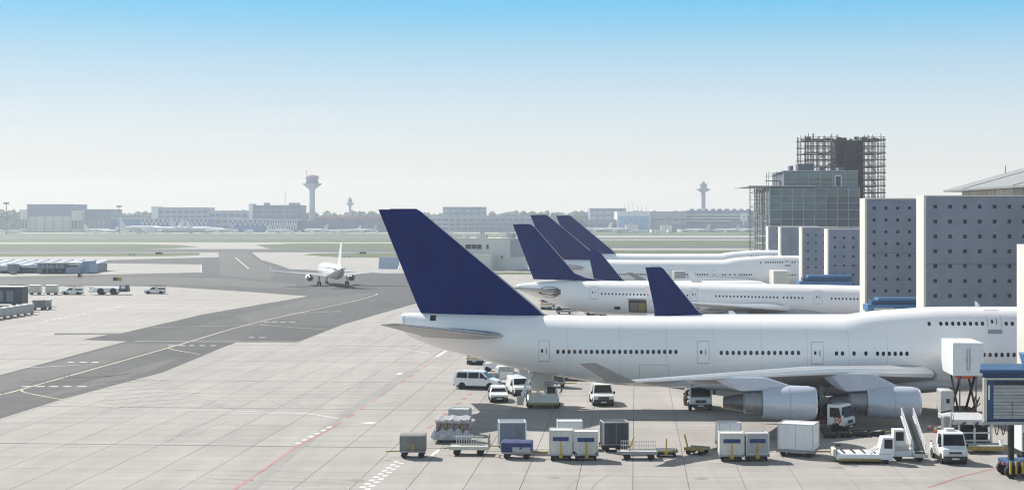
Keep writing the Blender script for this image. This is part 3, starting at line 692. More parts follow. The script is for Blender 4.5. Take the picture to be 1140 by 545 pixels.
# control towers
def tower(label, px, D, z_shaft, r, z_top, kind):
    t = thing('control_tower', label, 'tower', (PX(px, D), D, 0))
    MB().lathe([(0, r * 1.25), (z_shaft * .25, r), (z_shaft, r)], 'z', 12).build('shaft', 'far_grey_hazed', t, smooth=True)
    h = z_top - z_shaft
    if kind:
        MB().lathe([(z_shaft, r), (z_shaft + h * .30, r * 3.0), (z_shaft + h * .36, r * 3.4), (z_shaft + h * .42, r * 3.4)], 'z', 16).build('flared_deck', 'far_grey_hazed', t, smooth=True)
        MB().lathe([(z_shaft + h * .42, r * 2.3), (z_shaft + h * .55, r * 2.3)], 'z', 16).build('gallery', 'far_dark_hazed', t)
        MB().lathe([(z_shaft + h * .55, r * 2.0), (z_shaft + h * .84, r * 2.4)], 'z', 12).build('cab_glazing', 'far_slate_hazed', t)
        MB().lathe([(z_shaft + h * .84, r * 2.5), (z_shaft + h * .93, r * 2.0), (z_shaft + h, r * .8)], 'z', 12).build('cab_roof', 'far_brick', t)
        MB().tube((-2 * r, 0, z_shaft + h * .8), (-2 * r, 0, z_top + 6), .35, n=5).build('antenna', 'far_brick', t)
    else:
        MB().lathe([(z_shaft, r * 1.1), (z_shaft + h * .25, r * 3.2), (z_shaft + h * .33, r * 3.2), (z_shaft + h * .36, r * 1.6), (z_shaft + h * .7, r * 1.6), (z_shaft + h * .72, r * 2.1), (z_shaft + h * .78, r * 2.1), (z_shaft + h * .8, r * .8), (z_shaft + h, r * .6)], 'z', 12).build('antenna_head', 'far_grey_hazed', t, smooth=True)
    return t
tower('control tower with flared top and reddish cab roof at centre left', 347.5, FD + 40, PZ(211, FD + 40), 4.0, PZ(194.5, FD + 40), True)
tower('small radar tower with disc, right of the flared control tower', 389.7, FD + 150, PZ(229, FD + 150), 2.0, PZ(219.5, FD + 150), False)
tower('slim white tower above the right hand far terminal', 783, FD + 60, PZ(214, FD + 60), 3.1, PZ(202, FD + 60), False)
def light_mast(label, px, ytop, D):
    t = thing('light_mast', label, 'light mast', (PX(px, D), D, 0)); z = PZ(ytop, D)
    MB().tube((0, 0, 0), (0, 0, z), .9, .5, 8).build('pole', 'far_slate_hazed', t)
    h = MB(); h.box(-3.2, 3.2, -1, 1, z - 1.2, z + 1.2); h.build('lamp_head', 'far_slate_hazed', t)
    for s in (-2.4, 0, 2.4): MB().tube((s, -1.2, z - .8), (s, -1.6, z + .6), .7, n=6).build('lamp', 'far_grey_hazed', t)
light_mast('floodlight mast at the far left edge beside the hangar', 7, 226, 1900)
light_mast('floodlight mast right of the grey hangar', 132.5, 229.5, 2050)
t = thing('antenna_mast', 'thin antenna mast before the dark slab block', 'mast', (PX(317.5, 2100), 2100, 0)); MB().tube((0, 0, 0), (0, 0, PZ(212, 2100)), .55, .25, 6).build('pole', 'far_grey_hazed', t)
for z in (20, 35, 48): MB().bar((-1.6, 0, z), (1.6, 0, z), .3).build('cross_arm', 'far_grey_hazed', t)
# far wood
fm = MB(); ico = None
def blob(x, y, z, rx, rz):
    n = 5; vs = [(x, y, z + rz)]; 
    for lv, (h, rr) in enumerate(((.45, .85), (-.35, .95))):
        for i in range(n):
            a = 2 * math.pi * (i + .5 * lv) / n + random.uniform(-.25, .25); q = rr * random.uniform(.75, 1.15); vs.append((x + rx * q * math.cos(a), y + rx * q * math.sin(a), z + rz * h * random.uniform(.7, 1.2)))
    vs.append((x, y, z - rz))
    fs = [(0, 1 + i, 1 + (i + 1) % n) for i in range(n)]
    for i in range(n): fs += [(1 + i, 6 + i, 1 + (i + 1) % n), (1 + (i + 1) % n, 6 + i, 6 + (i + 1) % n)]
    fs += [(11, 6 + (i + 1) % n, 6 + i) for i in range(n)]
    fm.add(vs, fs)
x = -1150.0
while x < 1250:
    for row in range(3):
        y = 2560 + row * 60 + random.uniform(-20, 20)
        und = 2.5 * math.sin(x / 90.0) + 2.0 * math.sin(x / 37.0 + 1)
        top = (31 if x < -730 else 27) + und * .6 + random.uniform(-2.5, 3.0) + row * 1.5
        for k in range(5):
            blob(x + random.uniform(-7, 7), y, top * (.95 - .2 * k) - 3, random.uniform(4.5, 8), random.uniform(3.5, 6))
    x += 7.5
o = fm.build('far_wood', 'forest_hazed'); tag(o, 'hazy dark green wood along the horizon', 'trees', kind='stuff')
# far parked airliners and vehicles
def tiny_jet():
    mb = MB(); mb.lathe([(-18, .3), (-12, 1.5), (-6, 2.0), (12, 2.0), (16, 1.4), (18.5, .2)], 'x', 8, (0, 0, 3.6))
    for s in (-1, 1): mb.hexa([(3, 0, 3), (-3, 0, 3), (-7.5, s * 17, 4.2), (-5.5, s * 17, 4.2), (3, 0, 3.5), (-3, 0, 3.5), (-7.5, s * 17, 4.4), (-5.5, s * 17, 4.4)])
    mb.hexa([(-16.5, -.2, 5), (-11, -.2, 5), (-15.5, -.15, 11.5), (-17.8, -.15, 11.5), (-16.5, .2, 5), (-11, .2, 5), (-15.5, .15, 11.5), (-17.8, .15, 11.5)])
    for s in (-1, 1): mb.lathe([(-1.5, .6), (0, 1.0), (2.2, 1.0)], 'x', 8, (2, s * 5.8, 2.1)); mb.tube((-1, s * 2, 0), (-1, s * 2, 3), .5, n=5)
    mb.tube((12, 0, 0), (12, 0, 3), .4, n=5)
    return mb.mesh('parked_airliner', 'far_white', True)
tj = tiny_jet()
for (px, D, rz, sc) in [(108, 2090, 30, 1.0), (122, 2080, 150, .8), (157, 2070, 10, 1.7), (185, 2065, 160, 1.5), (213, 2060, 20, 1.6), (228, 2050, 5, 1.4), (246, 2040, 170, 1.0), (310, 2060, 20, .9), (352, 2050, 160, 1.0), (373, 2070, 15, .8), (389, 2060, 170, .9), (405, 2040, 175, 1.0),
                        (664, 2060, 185, 1.2), (686, 2050, 185, 1.2), (776, 2060, 185, 1.0), (809, 2060, 185, 1.0), (828, 2075, 180, 1.1)]:
    o = put('parked_airliner', tj, None, (PX(px, D), D, 0), R(rz)); o.scale = (sc, sc, sc)
    tag(o, 'tiny white airliner parked before the far airport buildings', 'airliner', 'airliners parked on the far apron')
tvm = MB().box(-3.5, 3.5, -1.2, 1.2, .6, 3.0).box(1.5, 3.4, -1.1, 1.1, 3.0, 3.4).box(-2.9, -1.9, -1.25, 1.25, 0, 1.0).box(1.7, 2.7, -1.25, 1.25, 0, 1.0).mesh('apron_van', 'far_white')
for k in range(70):
    px = random.choice([random.uniform(100, 420), random.uniform(100, 420), random.uniform(0, 22), random.uniform(690, 770)])
    D = random.uniform(2040, 2140); o = put('apron_van', tvm, None, (PX(px, D), D, 0), random.uniform(0, 3.1)); s = random.uniform(.8, 1.5); o.scale = (s, s, s)
    tag(o, 'tiny pale service van on the far apron', 'van', 'service vans on the far apron')
# ------------------------------------------------------------------ airliners
class Frame:
    """a thing's own axes on the apron: s forward, t to port, and the photo rows and columns that fall on them"""
    def __init__(f, rx, ry, deg, s0): f.rx, f.ry, f.a, f.s0 = rx, ry, R(deg), s0; f.c, f.n = math.cos(f.a), math.sin(f.a); f.pitch = 0.0; f.pivot = 0.0
    def s(f, px, t=0.0):
        u = (px - CX) / FP; return f.s0 + (u * (f.ry + t * f.c) - f.rx - t * f.n) / (f.c + u * f.n)
    def z(f, py, s, t=0.0):
        D = f.ry - (s - f.s0) * f.n + t * f.c; return HC - (py - HY) * D / FP - (f.pivot - s) * math.sin(f.pitch)
def interp(tab, x):
    if x <= tab[0][0]: return tab[0][1:]
    for i in range(len(tab) - 1):
        if x <= tab[i + 1][0]:
            a, b = tab[i], tab[i + 1]; t = (x - a[0]) / (b[0] - a[0]); out = []
            for c in range(1, len(a)):
                p0 = tab[max(i - 1, 0)]; p3 = tab[min(i + 2, len(tab) - 1)]
                d1 = (b[c] - a[c]) / (b[0] - a[0])
                def slope(L, M_, N_):
                    l = (M_[c] - L[c]) / (M_[0] - L[0]) if M_[0] > L[0] else d1; r = (N_[c] - M_[c]) / (N_[0] - M_[0]) if N_[0] > M_[0] else d1
                    return 0 if l * r <= 0 else 2 * l * r / (l + r)
                m0 = slope(p0, a, b) if i > 0 else d1; m1 = slope(a, b, p3) if i + 2 < len(tab) else d1; h = b[0] - a[0]
                out.append((2 * t ** 3 - 3 * t * t + 1) * a[c] + (t ** 3 - 2 * t * t + t) * h * m0 + (-2 * t ** 3 + 3 * t * t) * b[c] + (t ** 3 - t * t) * h * m1)
            return out
    return tab[-1][1:]
class Hull:
    """stations: s, top, bottom, height of the widest point, half width, hump top (0 for none)"""
    def __init__(h, tab, ru=2.55, base_top=None): h.tab, h.ru, h.bt = tab, ru, base_top
    def half(h, s, z, p=None):
        zt, zb, zm, hw, hump = p or interp(h.tab, s)
        y = 0.0
        if z >= zm: q = (z - zm) / max(zt - zm, 1e-4)
        else: q = (zm - z) / max(zm - zb, 1e-4)
        if q < 1: y = hw * math.sqrt(1 - q * q)
        if hump > zt + 1e-3:
            c = hump - h.ru; d = z - c
            if abs(d) < h.ru and z > zm: y = max(y, math.sqrt(h.ru ** 2 - d * d) * min(1.0, hw / 3.0))
        return y
    def ring(h, s, n=22):
        p = interp(h.tab, s); zt, zb = max(p[0], p[4]), p[1]; R_, L_ = [], []
        for i in range(n + 1):
            z = zb + (zt - zb) * (1 - math.cos(math.pi * i / n)) / 2; y = h.half(s, z, p) if 0 < i < n else 0.0
            R_.append((s, -y, z)); L_.append((s, y, z))
        return R_ + L_[-2:0:-1]
    def patch(h, mb, s0, s1, z0, z1, off, ns=2, nz=5, side=-1):
        """a thin curved plate lying on the hull"""
        idx = len(mb.v)
        for i in range(ns + 1):
            for j in range(nz + 1):
                s = s0 + (s1 - s0) * i / ns; z = z0 + (z1 - z0) * j / nz; y = h.half(s, z); e = 0.02
                dy = (h.half(s, z + e) - h.half(s, z - e)) / (2 * e); nn = Vector((1, -dy)).normalized()
                mb.v.append((s, side * (y + off * nn.x), z + off * nn.y))
        for i in range(ns):
            for j in range(nz):
                a = idx + i * (nz + 1) + j; mb.f.append((a, a + nz + 1, a + nz + 2, a + 1))
        return mb
    def tilt(h, s, z):
        e = 0.05; return math.atan2((h.half(s, z - e) - h.half(s, z + e)) / (2 * e), 1.0)
FOIL = [(1, 0), (.9, .022), (.72, .05), (.5, .075), (.3, .085), (.15, .074), (.06, .051), (.015, .025), (0, 0), (.015, -.022), (.06, -.034), (.15, -.044), (.3, -.05), (.5, -.044), (.72, -.026), (.9, -.009)]
def foil_ring(le, chord, y, z, tc=1.0, vertical=False, tw=0.0):
    out = []
    for (c, q) in FOIL:
        x = le - c * chord; th = q * chord * tc
        if vertical: out.append((x, y + (q if q > 0 else q * 1.7) * chord * tc, z))
        else: out.append((x, y, z + th - (c - .3) * chord * tw))
    return out
def engine(parent, s_front, t, z, d, Lc, Lcore, cowl='nacelle', name='engine'):
    r = d / 2
    e = MB(); e.lathe([(-Lc, r * .80), (-Lc * .97, r * .84), (-Lc * .75, r * .95), (-Lc * .45, r), (-Lc * .15, r * .975), (-.12, r * .90), (0, r * .84), (-.02, r * .78), (-.3, r * .74), (-.9, r * .72)], 'x', 28, (s_front, t, z), cap=False)
    o = e.build(name, cowl, parent, smooth=True, sharp=60)
    MB().lathe([(-.13, r * .91), (0.01, r * .845), (-.03, r * .77), (-.32, r * .735)], 'x', 28, (s_front, t, z), cap=False).build('inlet_lip', 'bare_metal', o, smooth=True)
    MB().lathe([(-.88, r * .73), (-.92, .25), (-.45, .02)], 'x', 20, (s_front, t, z)).build('fan', 'dark_metal', o, smooth=True)
    MB().lathe([(-Lc * .985, r * .78), (-Lc * .99, r * .60)], 'x', 28, (s_front, t, z), cap=False).build('bypass_ring', 'black', o)
    MB().lathe([(-Lc * .96, r * .66), (-Lc - Lcore * .45, r * .60), (-Lc - Lcore * .47, r * .52), (-Lc - Lcore * .5, r * .5)], 'x', 24, (s_front, t, z)).build('core_cowl', 'steel', o, smooth=True)
    MB().lathe([(-Lc - Lcore * .5, r * .51), (-Lc - Lcore, r * .34), (-Lc - Lcore * .96, r * .30)], 'x', 24, (s_front, t, z)).build('exhaust_nozzle', 'dark_metal', o, smooth=True)
    m = MB()
    m.hexa([(s_front - Lc * .7, t - .012, z + r * .55), (s_front - Lc * .3, t - .012, z + r * .55), (s_front - Lc * .3, t - .012, z + r * .2), (s_front - Lc * .7, t - .012, z + r * .2),
            (s_front - Lc * .7, t + .012, z + r * .55), (s_front - Lc * .3, t + .012, z + r * .55), (s_front - Lc * .3, t + .012, z + r * .2), (s_front - Lc * .7, t + .012, z + r * .2)])
    MB().lathe([(-Lc * .50, r * 1.003), (-Lc * .508, r * 1.003)], 'x', 28, (s_front, t, z), cap=False).build('cowl_seam', 'seam', o)
    return o
def pylon(parent, s0, s1, t, z_eng, z_wing, w=.32, m='wing_grey'):
    a = MB(); top = z_wing
    a.loft([[(s0, t, z_eng), (s0 - .6, t - w, z_eng), (s1, t - w, z_eng - .2), (s1 - .8, t, z_eng), (s1, t + w, z_eng - .2), (s0 - .6, t + w, z_eng)],
            [(s0 - 2.8, t, top), (s0 - 3.2, t - w * .9, top), (s1 - 1.5, t - w * .9, top), (s1 - 2.5, t, top), (s1 - 1.5, t + w * .9, top), (s0 - 3.2, t + w * .9, top)]])
    return a.build('pylon', m, parent, bevel=.05)
def wheels(parent, s, t, z, r, w, rows, strut_top, name='landing_gear'):
    g = MB(); g.tube((s, t, r), (s, t, strut_top), .16, .22, 8)
    if rows > 1: g.box(s - .75 * (rows - 1), s + .75 * (rows - 1), t - .12, t + .12, r - .1, r + .12)
    g.bar((s, t, r + .8), (s + 1.2, t, strut_top), .12)
    o = g.build(name, 'steel', parent)
    for k in range(rows):
        sx_ = s + (k - (rows - 1) / 2) * 1.5
        for q in (-1, 1):
            wh = MB().lathe([(-w / 2, r * .5), (-w / 2, r * .9), (-w * .35, r), (w * .35, r), (w / 2, r * .9), (w / 2, r * .5)], 'y', 16, (sx_, t + q * (w * .5 + .18), r)).build('wheel', 'tyre', o, smooth=True)
    return o
def airliner(name, label, group, fr, hull, spec, s_end):
    """spec in local metres: wings, fin, stabilisers, engines, gear, doors, windows"""
    s0 = fr.s0
    root = thing(name, label, 'airliner', (fr.rx, fr.ry, 0), -fr.a, group)
    made = []
    def P(o): made.append(o); return o
    mb = MB(); a, b = hull.tab[0][0], hull.tab[-1][0]; n = int((b - a) / .8)
    ss = [a + (b - a) * i / n for i in range(n + 1)]; ss = sorted(set(ss + [a + .15, a + .4, b - .15, b - .4, b - 1.0]))
    mb.loft([hull.ring(s) for s in ss]); fus = P(mb.build('fuselage', spec.get('body', 'plane_white'), root, smooth=True, sharp=60))
    for k, sg in enumerate((-1, 1)):
        W = spec['wing']      # le, chord, |t|, z, thickness
        mb = MB(); mb.loft([foil_ring(w[0], w[1], sg * w[2], w[3], w[4], tw=w[5]) for w in W])
        wing = P(mb.build('wing', 'wing_grey', root, smooth=True, sharp=50))
        le = MB(); 
        le.loft([[(w[0] + .02 - c * w[1], sg * w[2], w[3] + (q * w[1] * w[4]) * 1.02 - (c - .3) * w[1] * w[5] + (.008 if q >= 0 else -.008)) for (c, q) in FOIL[6:10]] for w in W[1:]], cap=False)
        le.build('slat', 'plane_white' if spec.get('white_slat', True) else 'bare_metal', wing, smooth=True)
        if 'winglet' in spec:
            wl = spec['winglet']; mb = MB()
            mb.loft([foil_ring(q[0], q[1], sg * q[2], q[3], .7, False) if i == 0 else [(x, sg * q[2] + (zz - q[3]) * -sg * .6, q[3] + (zz - q[3]) * .6) for (x, yy, zz) in foil_ring(q[0], q[1], 0, q[3], .7)] for i, q in enumerate(wl)])
            mb.build('winglet', spec.get('winglet_mat', 'plane_grey'), wing, smooth=True, sharp=50)
        for (sf, tt, zz, L) in spec.get('fairings', []):
            MB().lathe([(0, .03), (-L * .15, .22), (-L * .5, .34), (-L * .85, .18), (-L, .02)], 'x', 10, (sf, sg * tt, zz)).build('flap_fairing', 'wing_grey', wing, smooth=True)
        S = spec['stab']; mb = MB(); mb.loft([foil_ring(w[0], w[1], sg * w[2], w[3], .75) for w in S]); st = P(mb.build('stabiliser', 'wing_grey', root, smooth=True, sharp=50))
        mb = MB(); mb.loft([[(w[0] + .02 - c * w[1], sg * w[2], w[3] + q * w[1] * .77 + (.006 if q >= 0 else -.006)) for (c, q) in FOIL[6:11]] for w in S], cap=False); mb.build('leading_edge', 'bare_metal', st, smooth=True)
        for (sf, tt, zz, d, Lc, Lk, zw) in spec['engines']:
            e = P(engine(root, sf, sg * tt, zz, d, Lc, Lk, spec.get('cowl', 'nacelle')))
            P(pylon(root, sf - Lc * .25, sf - Lc - Lk * .55, sg * tt, zz + d * .40, zw, m='plane_white' if d < 2.4 else 'nacelle'))
    F = spec['fin']           # le, chord, z, half-thickness factor
    lo, hi = F[0], F[-1]
    def fin_part(c0, c1, nm, m_, grow=1.0):
        mb = MB(); rings = []
        for q in F:
            r = []
            cs = [c0 + (c1 - c0) * i / 7 for i in range(8)]
            def th(c): return grow * q[3] * q[1] * .6 * (.2969 * math.sqrt(max(c, 0)) - .126 * c - .3516 * c * c + .2843 * c ** 3 - .1015 * c ** 4) + .012
            up = [(q[0] - c * q[1], th(c), q[2]) for c in cs]; dn = [(q[0] - c * q[1], -th(c), q[2]) for c in reversed(cs)]
            rings.append(up + dn)
        mb.loft(rings); return mb.build(nm, m_, None, smooth=True, sharp=50)
    fin = fin_part(0.004, .70, 'fin', spec['fin_mat']); fin.parent = root; P(fin)
    lead = fin_part(0.0, .020, 'leading_edge', 'bare_metal', 1.06); lead.parent = fin
    # rudder in two pieces with a gap between
    zs = spec.get('rudder_split', .5)
    def at(f):
        z = lo[2] + (hi[2] - lo[2]) * f
        for i in range(len(F) - 1):
            if z <= F[i + 1][2] + 1e-6:
                k = (z - F[i][2]) / (F[i + 1][2] - F[i][2]); return [F[i][j] + (F[i + 1][j] - F[i][j]) * k for j in range(4)]
    for (f0, f1) in ((.006, zs - .0003), (zs + .0003, .994)):
        keep = F; F = [at(f0)] + [q for q in keep if at(f0)[2] + .01 < q[2] < at(f1)[2] - .01] + [at(f1)]
        r_ = fin_part(.702, 1.0, 'rudder', spec['fin_mat']); r_.parent = fin; F = keep
    # doors: dark outline plate, panel, window, handle
    for (sa, sb, za, zb_) in spec.get('doors', []):
        d = hull.patch(MB(), sa, sb, za, zb_, .006).build('door', 'seam', root, smooth=True)
        g = .04; hull.patch(MB(), sa + g, sb - g, za + g * 1.8, zb_ - g, .012).build('door_panel', spec.get('body', 'plane_white'), d, smooth=True)
        c = (sa + sb) / 2; zc_ = za + (zb_ - za) * .52
        hull.patch(MB(), c - .30, c - .10, zc_ - .16, zc_ + .16, .022, 1, 2).build('door_window', 'plane_glass', d)
        hull.patch(MB(), c + .16, c + .26, zc_ - .28, zc_ + .24, .022, 1, 2).build('door_handle', 'steel', d)
        made.append(d)
    for (sa, sb, za, zb_, m_, nm) in spec.get('patches', []): made.append(hull.patch(MB(), sa, sb, za, zb_, .008, 4, 6).build(nm, m_, root, smooth=True))
    for s_ in spec.get('seams', []): made.append(hull.patch(MB(), s_ - .018, s_ + .018, 3.0, 8.4, .004, 1, 14).build('skin_seam', 'skin_seam', root, smooth=True))
    ww, wh = spec.get('win', (.29, .40)); c = .09
    wm = MB().prism([(-ww / 2, -wh / 2 + c), (-ww / 2 + c, -wh / 2), (ww / 2 - c, -wh / 2), (ww / 2, -wh / 2 + c), (ww / 2, wh / 2 - c), (ww / 2 - c, wh / 2), (-ww / 2 + c, wh / 2), (-ww / 2, wh / 2 - c)], -.012, .03, 'y').mesh('window', 'plane_glass')
    for (s, z) in spec.get('windows', []):
        made.append(put('window', wm, root, (s, -hull.half(s, z), z), rot=(-hull.tilt(s, z), 0, 0)))
    for (s, t, r, rows, top) in spec['gear']: P(wheels(root, s, t, 0, r, r * .62, rows, top))
    for f in spec.get('extra', []): made.append(f(root))
    for o in made:                                    # local origin at the thing's base
        if o.type == 'MESH':
            o.location.x -= s0
    return root

# --- the 747-like jumbo in front
fm_ = Frame(3 + 17 * math.cos(R(3)), 150 - 17 * math.sin(R(3)), 3.0, 20.0)
S, Zf = fm_.s, fm_.z
def top(px, py): s = S(px); return s, Zf(py, s)
tabs = []
for (px, yt, yb, hw) in [(447, 350, 366, .35), (451, 348, 370.5, .75), (463, 348, 377, 1.15), (486, 348.5, 386, 1.65), (523, 349, 396, 2.2), (563, 349.5, 407, 2.65), (620, 350.5, 418, 3.05), (670, 351.2, 426, 3.22), (720, 351.6, 430, 3.25)]:
    s = S(px); zt = Zf(yt, s); zb = Zf(yb, s); k = min(1, max(0, (px - 447) / 273)); zm = zb + (zt - zb) * .5
    tabs.append((s, zt, zb, zm, hw, 0))
ztc, zbc = Zf(351.6, S(760)), 2.05
for (px, hump) in [(800, 0), (900, 0), (930, 8.78), (951, Zf(348.3, S(951))), (980, Zf(345, S(980))), (1010, Zf(343, S(1010))), (1040, Zf(341.2, S(1040))), (1085, Zf(340.9, S(1085))), (1131, Zf(341, S(1131)))]:
    tabs.append((S(px), ztc, zbc - (.25 if px > 920 else 0), 5.38, 3.25, hump if hump else 8.0))
s_n = S(1131)
for (ds, zt, zb, zm, hw, hump) in [(2.5, ztc, 1.85, 5.38, 3.22, 9.6), (5, ztc - .15, 1.95, 5.3, 3.05, 9.2), (7.5, 7.6, 2.3, 5.0, 2.5, 7.9), (9.4, 6.3, 2.9, 4.6, 1.7, 6.3), (10.6, 5.4, 3.5, 4.4, .9, 5.4), (11.1, 4.7, 4.0, 4.35, .25, 4.7)]:
    tabs.append((s_n + ds, zt, zb, zm, hw, hump))
jumbo_hull = Hull(tabs)
def zside(py, s): return Zf(py, s, -3.25)
wins = []
def row(px0, px1, n, py, t=-3.25):
    for i in range(n):
        px = px0 + (px1 - px0) * i / max(1, n - 1); s = S(px, t); wins.append((s, Zf(py, s, t)))
row(621, 752.5, 22, 391.3); row(803, 889, 14, 392.4)
for px in (931.3, 937.9, 950.8, 964): row(px, px, 1, 393)
row(977, 1009.7, 6, 393.3); row(1095.6, 1129, 6, 394.6)
row(1034.7, 1034.7, 1, 360.2, -2.4); row(1047.7, 1094, 8, 360, -2.4); row(1120.5, 1127.3, 2, 360, -2.4); row(1139, 1172, 5, 360, -2.4); row(1141, 1180, 6, 394.6)
doors = []
for (a, b, y0, y1) in [(599.5, 612, 379, 402.8), (776.3, 789.7, 379.4, 404.7), (903.5, 916.7, 380.5, 405.5)]:
    sa, sb = S(a, -3.25), S(b, -3.25); doors.append((sa, sb, zside(y1, sa), zside(y0, sa)))
sa, sb = S(1099.5, -2.4), S(1115.4, -2.4); doors.append((sa, sb, Zf(371, sa, -2.4), Zf(345.5, sa, -2.2)))
sLE = S(1040, -3.2)
tipLE, tipT = S(707, -28.0), 28.0
wing747 = []
for f in (-.12, 0, .18, .36, .55, .78, 1.0):
    t_ = 3.2 + f * (tipT - 3.2); le = sLE + (tipLE - sLE) * f
    if f < .36: ch = 15.2 - (15.2 - 9.6) * max(0, f) / .36
    else: ch = 9.6 - (9.6 - 2.3) * (f - .36) / .64
    if f < 0: ch = 15.8
    g = max(0, f); zle = 3.75 + (4.75 - 3.75) * g / .36 if g < .36 else 4.75 + (Zf(424.5, tipLE, -28.0) - 4.75) * (g - .36) / .64
    tw = .088 - .02 * g / .36 if g < .36 else .068 - .048 * (g - .36) / .64
    wing747.append((le, ch, t_, zle - .3 * ch * tw - (.1 if f < 0 else 0), .92 - .25 * g, tw))
zt_ = wing747[-1][3]
wl = [(tipLE, 2.3, tipT, zt_), (tipLE - .55, 2.0, tipT + .35, zt_ + .30), (S(665, -29), S(665, -29) - S(645, -29), tipT + 1.0, Zf(404.6, S(655, -29), -29))]
fin747 = []
for (yy, lp, tp, th) in [(353, 622, 470.5, .75), (349, 606, 469, .85), (341, 597.5, 465, .85), (236, 470, 422.5, .65), (232.3, 464, 421.2, .55)]:
    le, te = S(lp), S(tp); fin747.append((le, le - te, Zf(yy, le), th))
stab747 = []
for (lp, tp, t_, yy) in [(566, 470, 1.2, 375), (558, 467, 3.2, 373.2), (448, 423, 11.1, 361.5)]:
    le, te = S(lp, -t_), S(tp, -t_); stab747.append((le, le - te, t_, Zf(yy, le, -t_)))
def eng(px_front, px_back, t_, yc, zw):
    sf = S(px_front, -t_); return (sf, t_, Zf(yc, sf, -t_), 2.86, sf - S(px_back, -t_), 3.1, zw)
def zwing(t_):
    for i in range(len(wing747) - 1):
        a, b = wing747[i], wing747[i + 1]
        if a[2] <= t_ <= b[2]: k = (t_ - a[2]) / (b[2] - a[2]); return a[3] + (b[3] - a[3]) * k
engs = [eng(908, 848, 21.0, 448.3, zwing(21.0) + .05), eng(1023, 964, 11.7, 447.8, zwing(11.7) + .1)]
def tail_vent(root): return jumbo_hull.patch(MB(), S(478, -1.7), S(484.5, -1.7), Zf(357, S(480), -1.7), Zf(351.5, S(480), -1.7), .02, 2, 2).build('vent', 'black', root)
def belly(root):
    mb = MB(); a, b = S(770), S(1062); rings = []
    for i in range(15):
        f = i / 14; s = a + (b - a) * f; e = math.sin(math.pi * f) ** .5 if 0 < f < 1 else .02
        w, zt2, zb2 = 3.15 + .55 * e, 2.6 + 1.5 * e, 2.4 - .95 * e
        rings.append([(s, w * math.copysign(abs(math.cos(q)) ** .7, math.cos(q)), (zt2 + zb2) / 2 + (zt2 - zb2) / 2 * math.copysign(abs(math.sin(q)) ** .8, math.sin(q))) for q in [2 * math.pi * k / 24 for k in range(24)]])
    mb.loft(rings); return mb.build('belly_fairing', 'plane_grey', root, smooth=True, sharp=60)
def antenna(root):
    s = S(1090); z = Zf(341, s); mb = MB(); mb.hexa([(s - .3, -.04, z - .1), (s + .2, -.04, z - .1), (s - .25, -.03, z + .5), (s - .4, -.03, z + .5), (s - .3, .04, z - .1), (s + .2, .04, z - .1), (s - .25, .03, z + .5), (s - .4, .03, z + .5)]); return mb.build('antenna', 'plane_white', root)
def cargo_outline(a, b, y0, y1):
    def f(root):
        sa, sb = S(a, -3.2), S(b, -3.2); za, zb2 = Zf(y1, sa, -3.1), Zf(y0, sa, -3.1)
        d = jumbo_hull.patch(MB(), sa, sb, za, zb2, .006).build('cargo_door', 'seam', root, smooth=True); g = .03
        jumbo_hull.patch(MB(), sa + g, sb - g, za + g, zb2 - g, .012).build('cargo_panel', 'plane_white', d, smooth=True); return d
    return f
spec747 = dict(seams=[S(p, -3.2) for p in (632, 690, 742, 795, 848, 899, 945, 988)], winglet_mat='winglet_shaded_grey', wing=wing747, winglet=wl, fin=fin747, fin_mat='blue_fin', stab=stab747, engines=engs, doors=doors, windows=wins, rudder_split=.42,
    fairings=[(S(775, -26), 24.5, zwing(24.5) - .25, 4.2), (S(830, -18), 17.0, zwing(17) - .45, 5.2), (S(880, -10), 7.5, zwing(8.5) - .6, 5.5)],
    gear=[(S(905), -5.5, .62, 2, 3.2), (S(905), 5.5, .62, 2, 3.2), (S(875), -1.9, .62, 2, 2.6), (S(875), 1.9, .62, 2, 2.6), (s_n + 3.2, 0, .60, 1, 2.6)],
    patches=[(S(447.5), S(452), Zf(363, S(450)), Zf(351, S(450)), 'bare_metal', 'exhaust_shroud')],
    extra=[tail_vent, belly, antenna, cargo_outline(712, 745, 405.5, 423)])
jumbo = airliner('jumbo_airliner', 'nearest white four engined jumbo jet with large dark blue tail', 'jumbo jets at the pier', fm_, jumbo_hull, spec747, 0)
copy_tree(jumbo, None, (fm_.rx + 17.0, fm_.ry + 206, 0), R(0), 'white jumbo jet with blue tail, parked behind the twin aisle jet')
copy_tree(jumbo, None, (fm_.rx + 24.6, fm_.ry + 269, 0), R(0), 'farthest white jumbo jet, its blue tail behind another blue tail')

# --- generic tube
def tube_hull(L, r, ax, tail=5.2, nose=2.7):
    lt, ln = tail * r, nose * r; T = []
    for (f, a, b, w) in [(0, .66, .36, .10), (.03, .72, .28, .20), (.25, .86, -.12, .48), (.5, .95, -.52, .74), (.8, 1.0, -.90, .95), (1, 1.0, -1.0, 1.0)]:
        T.append((lt * f, ax + r * a, ax + r * b, ax + r * (a + b) / 2 + (0 if f < 1 else 0), r * w, 0))
    for (f, a, b, w) in [(1, 1, -1, 1), (.6, .93, -.98, .95), (.3, .62, -.86, .76), (.1, .18, -.66, .44), (.03, -.04, -.52, .24), (0, -.22, -.34, .05)]:
        T.append((L - ln * f, ax + r * a, ax + r * b, ax + r * (a + b) / 2, r * w, 0))
    return Hull(T)
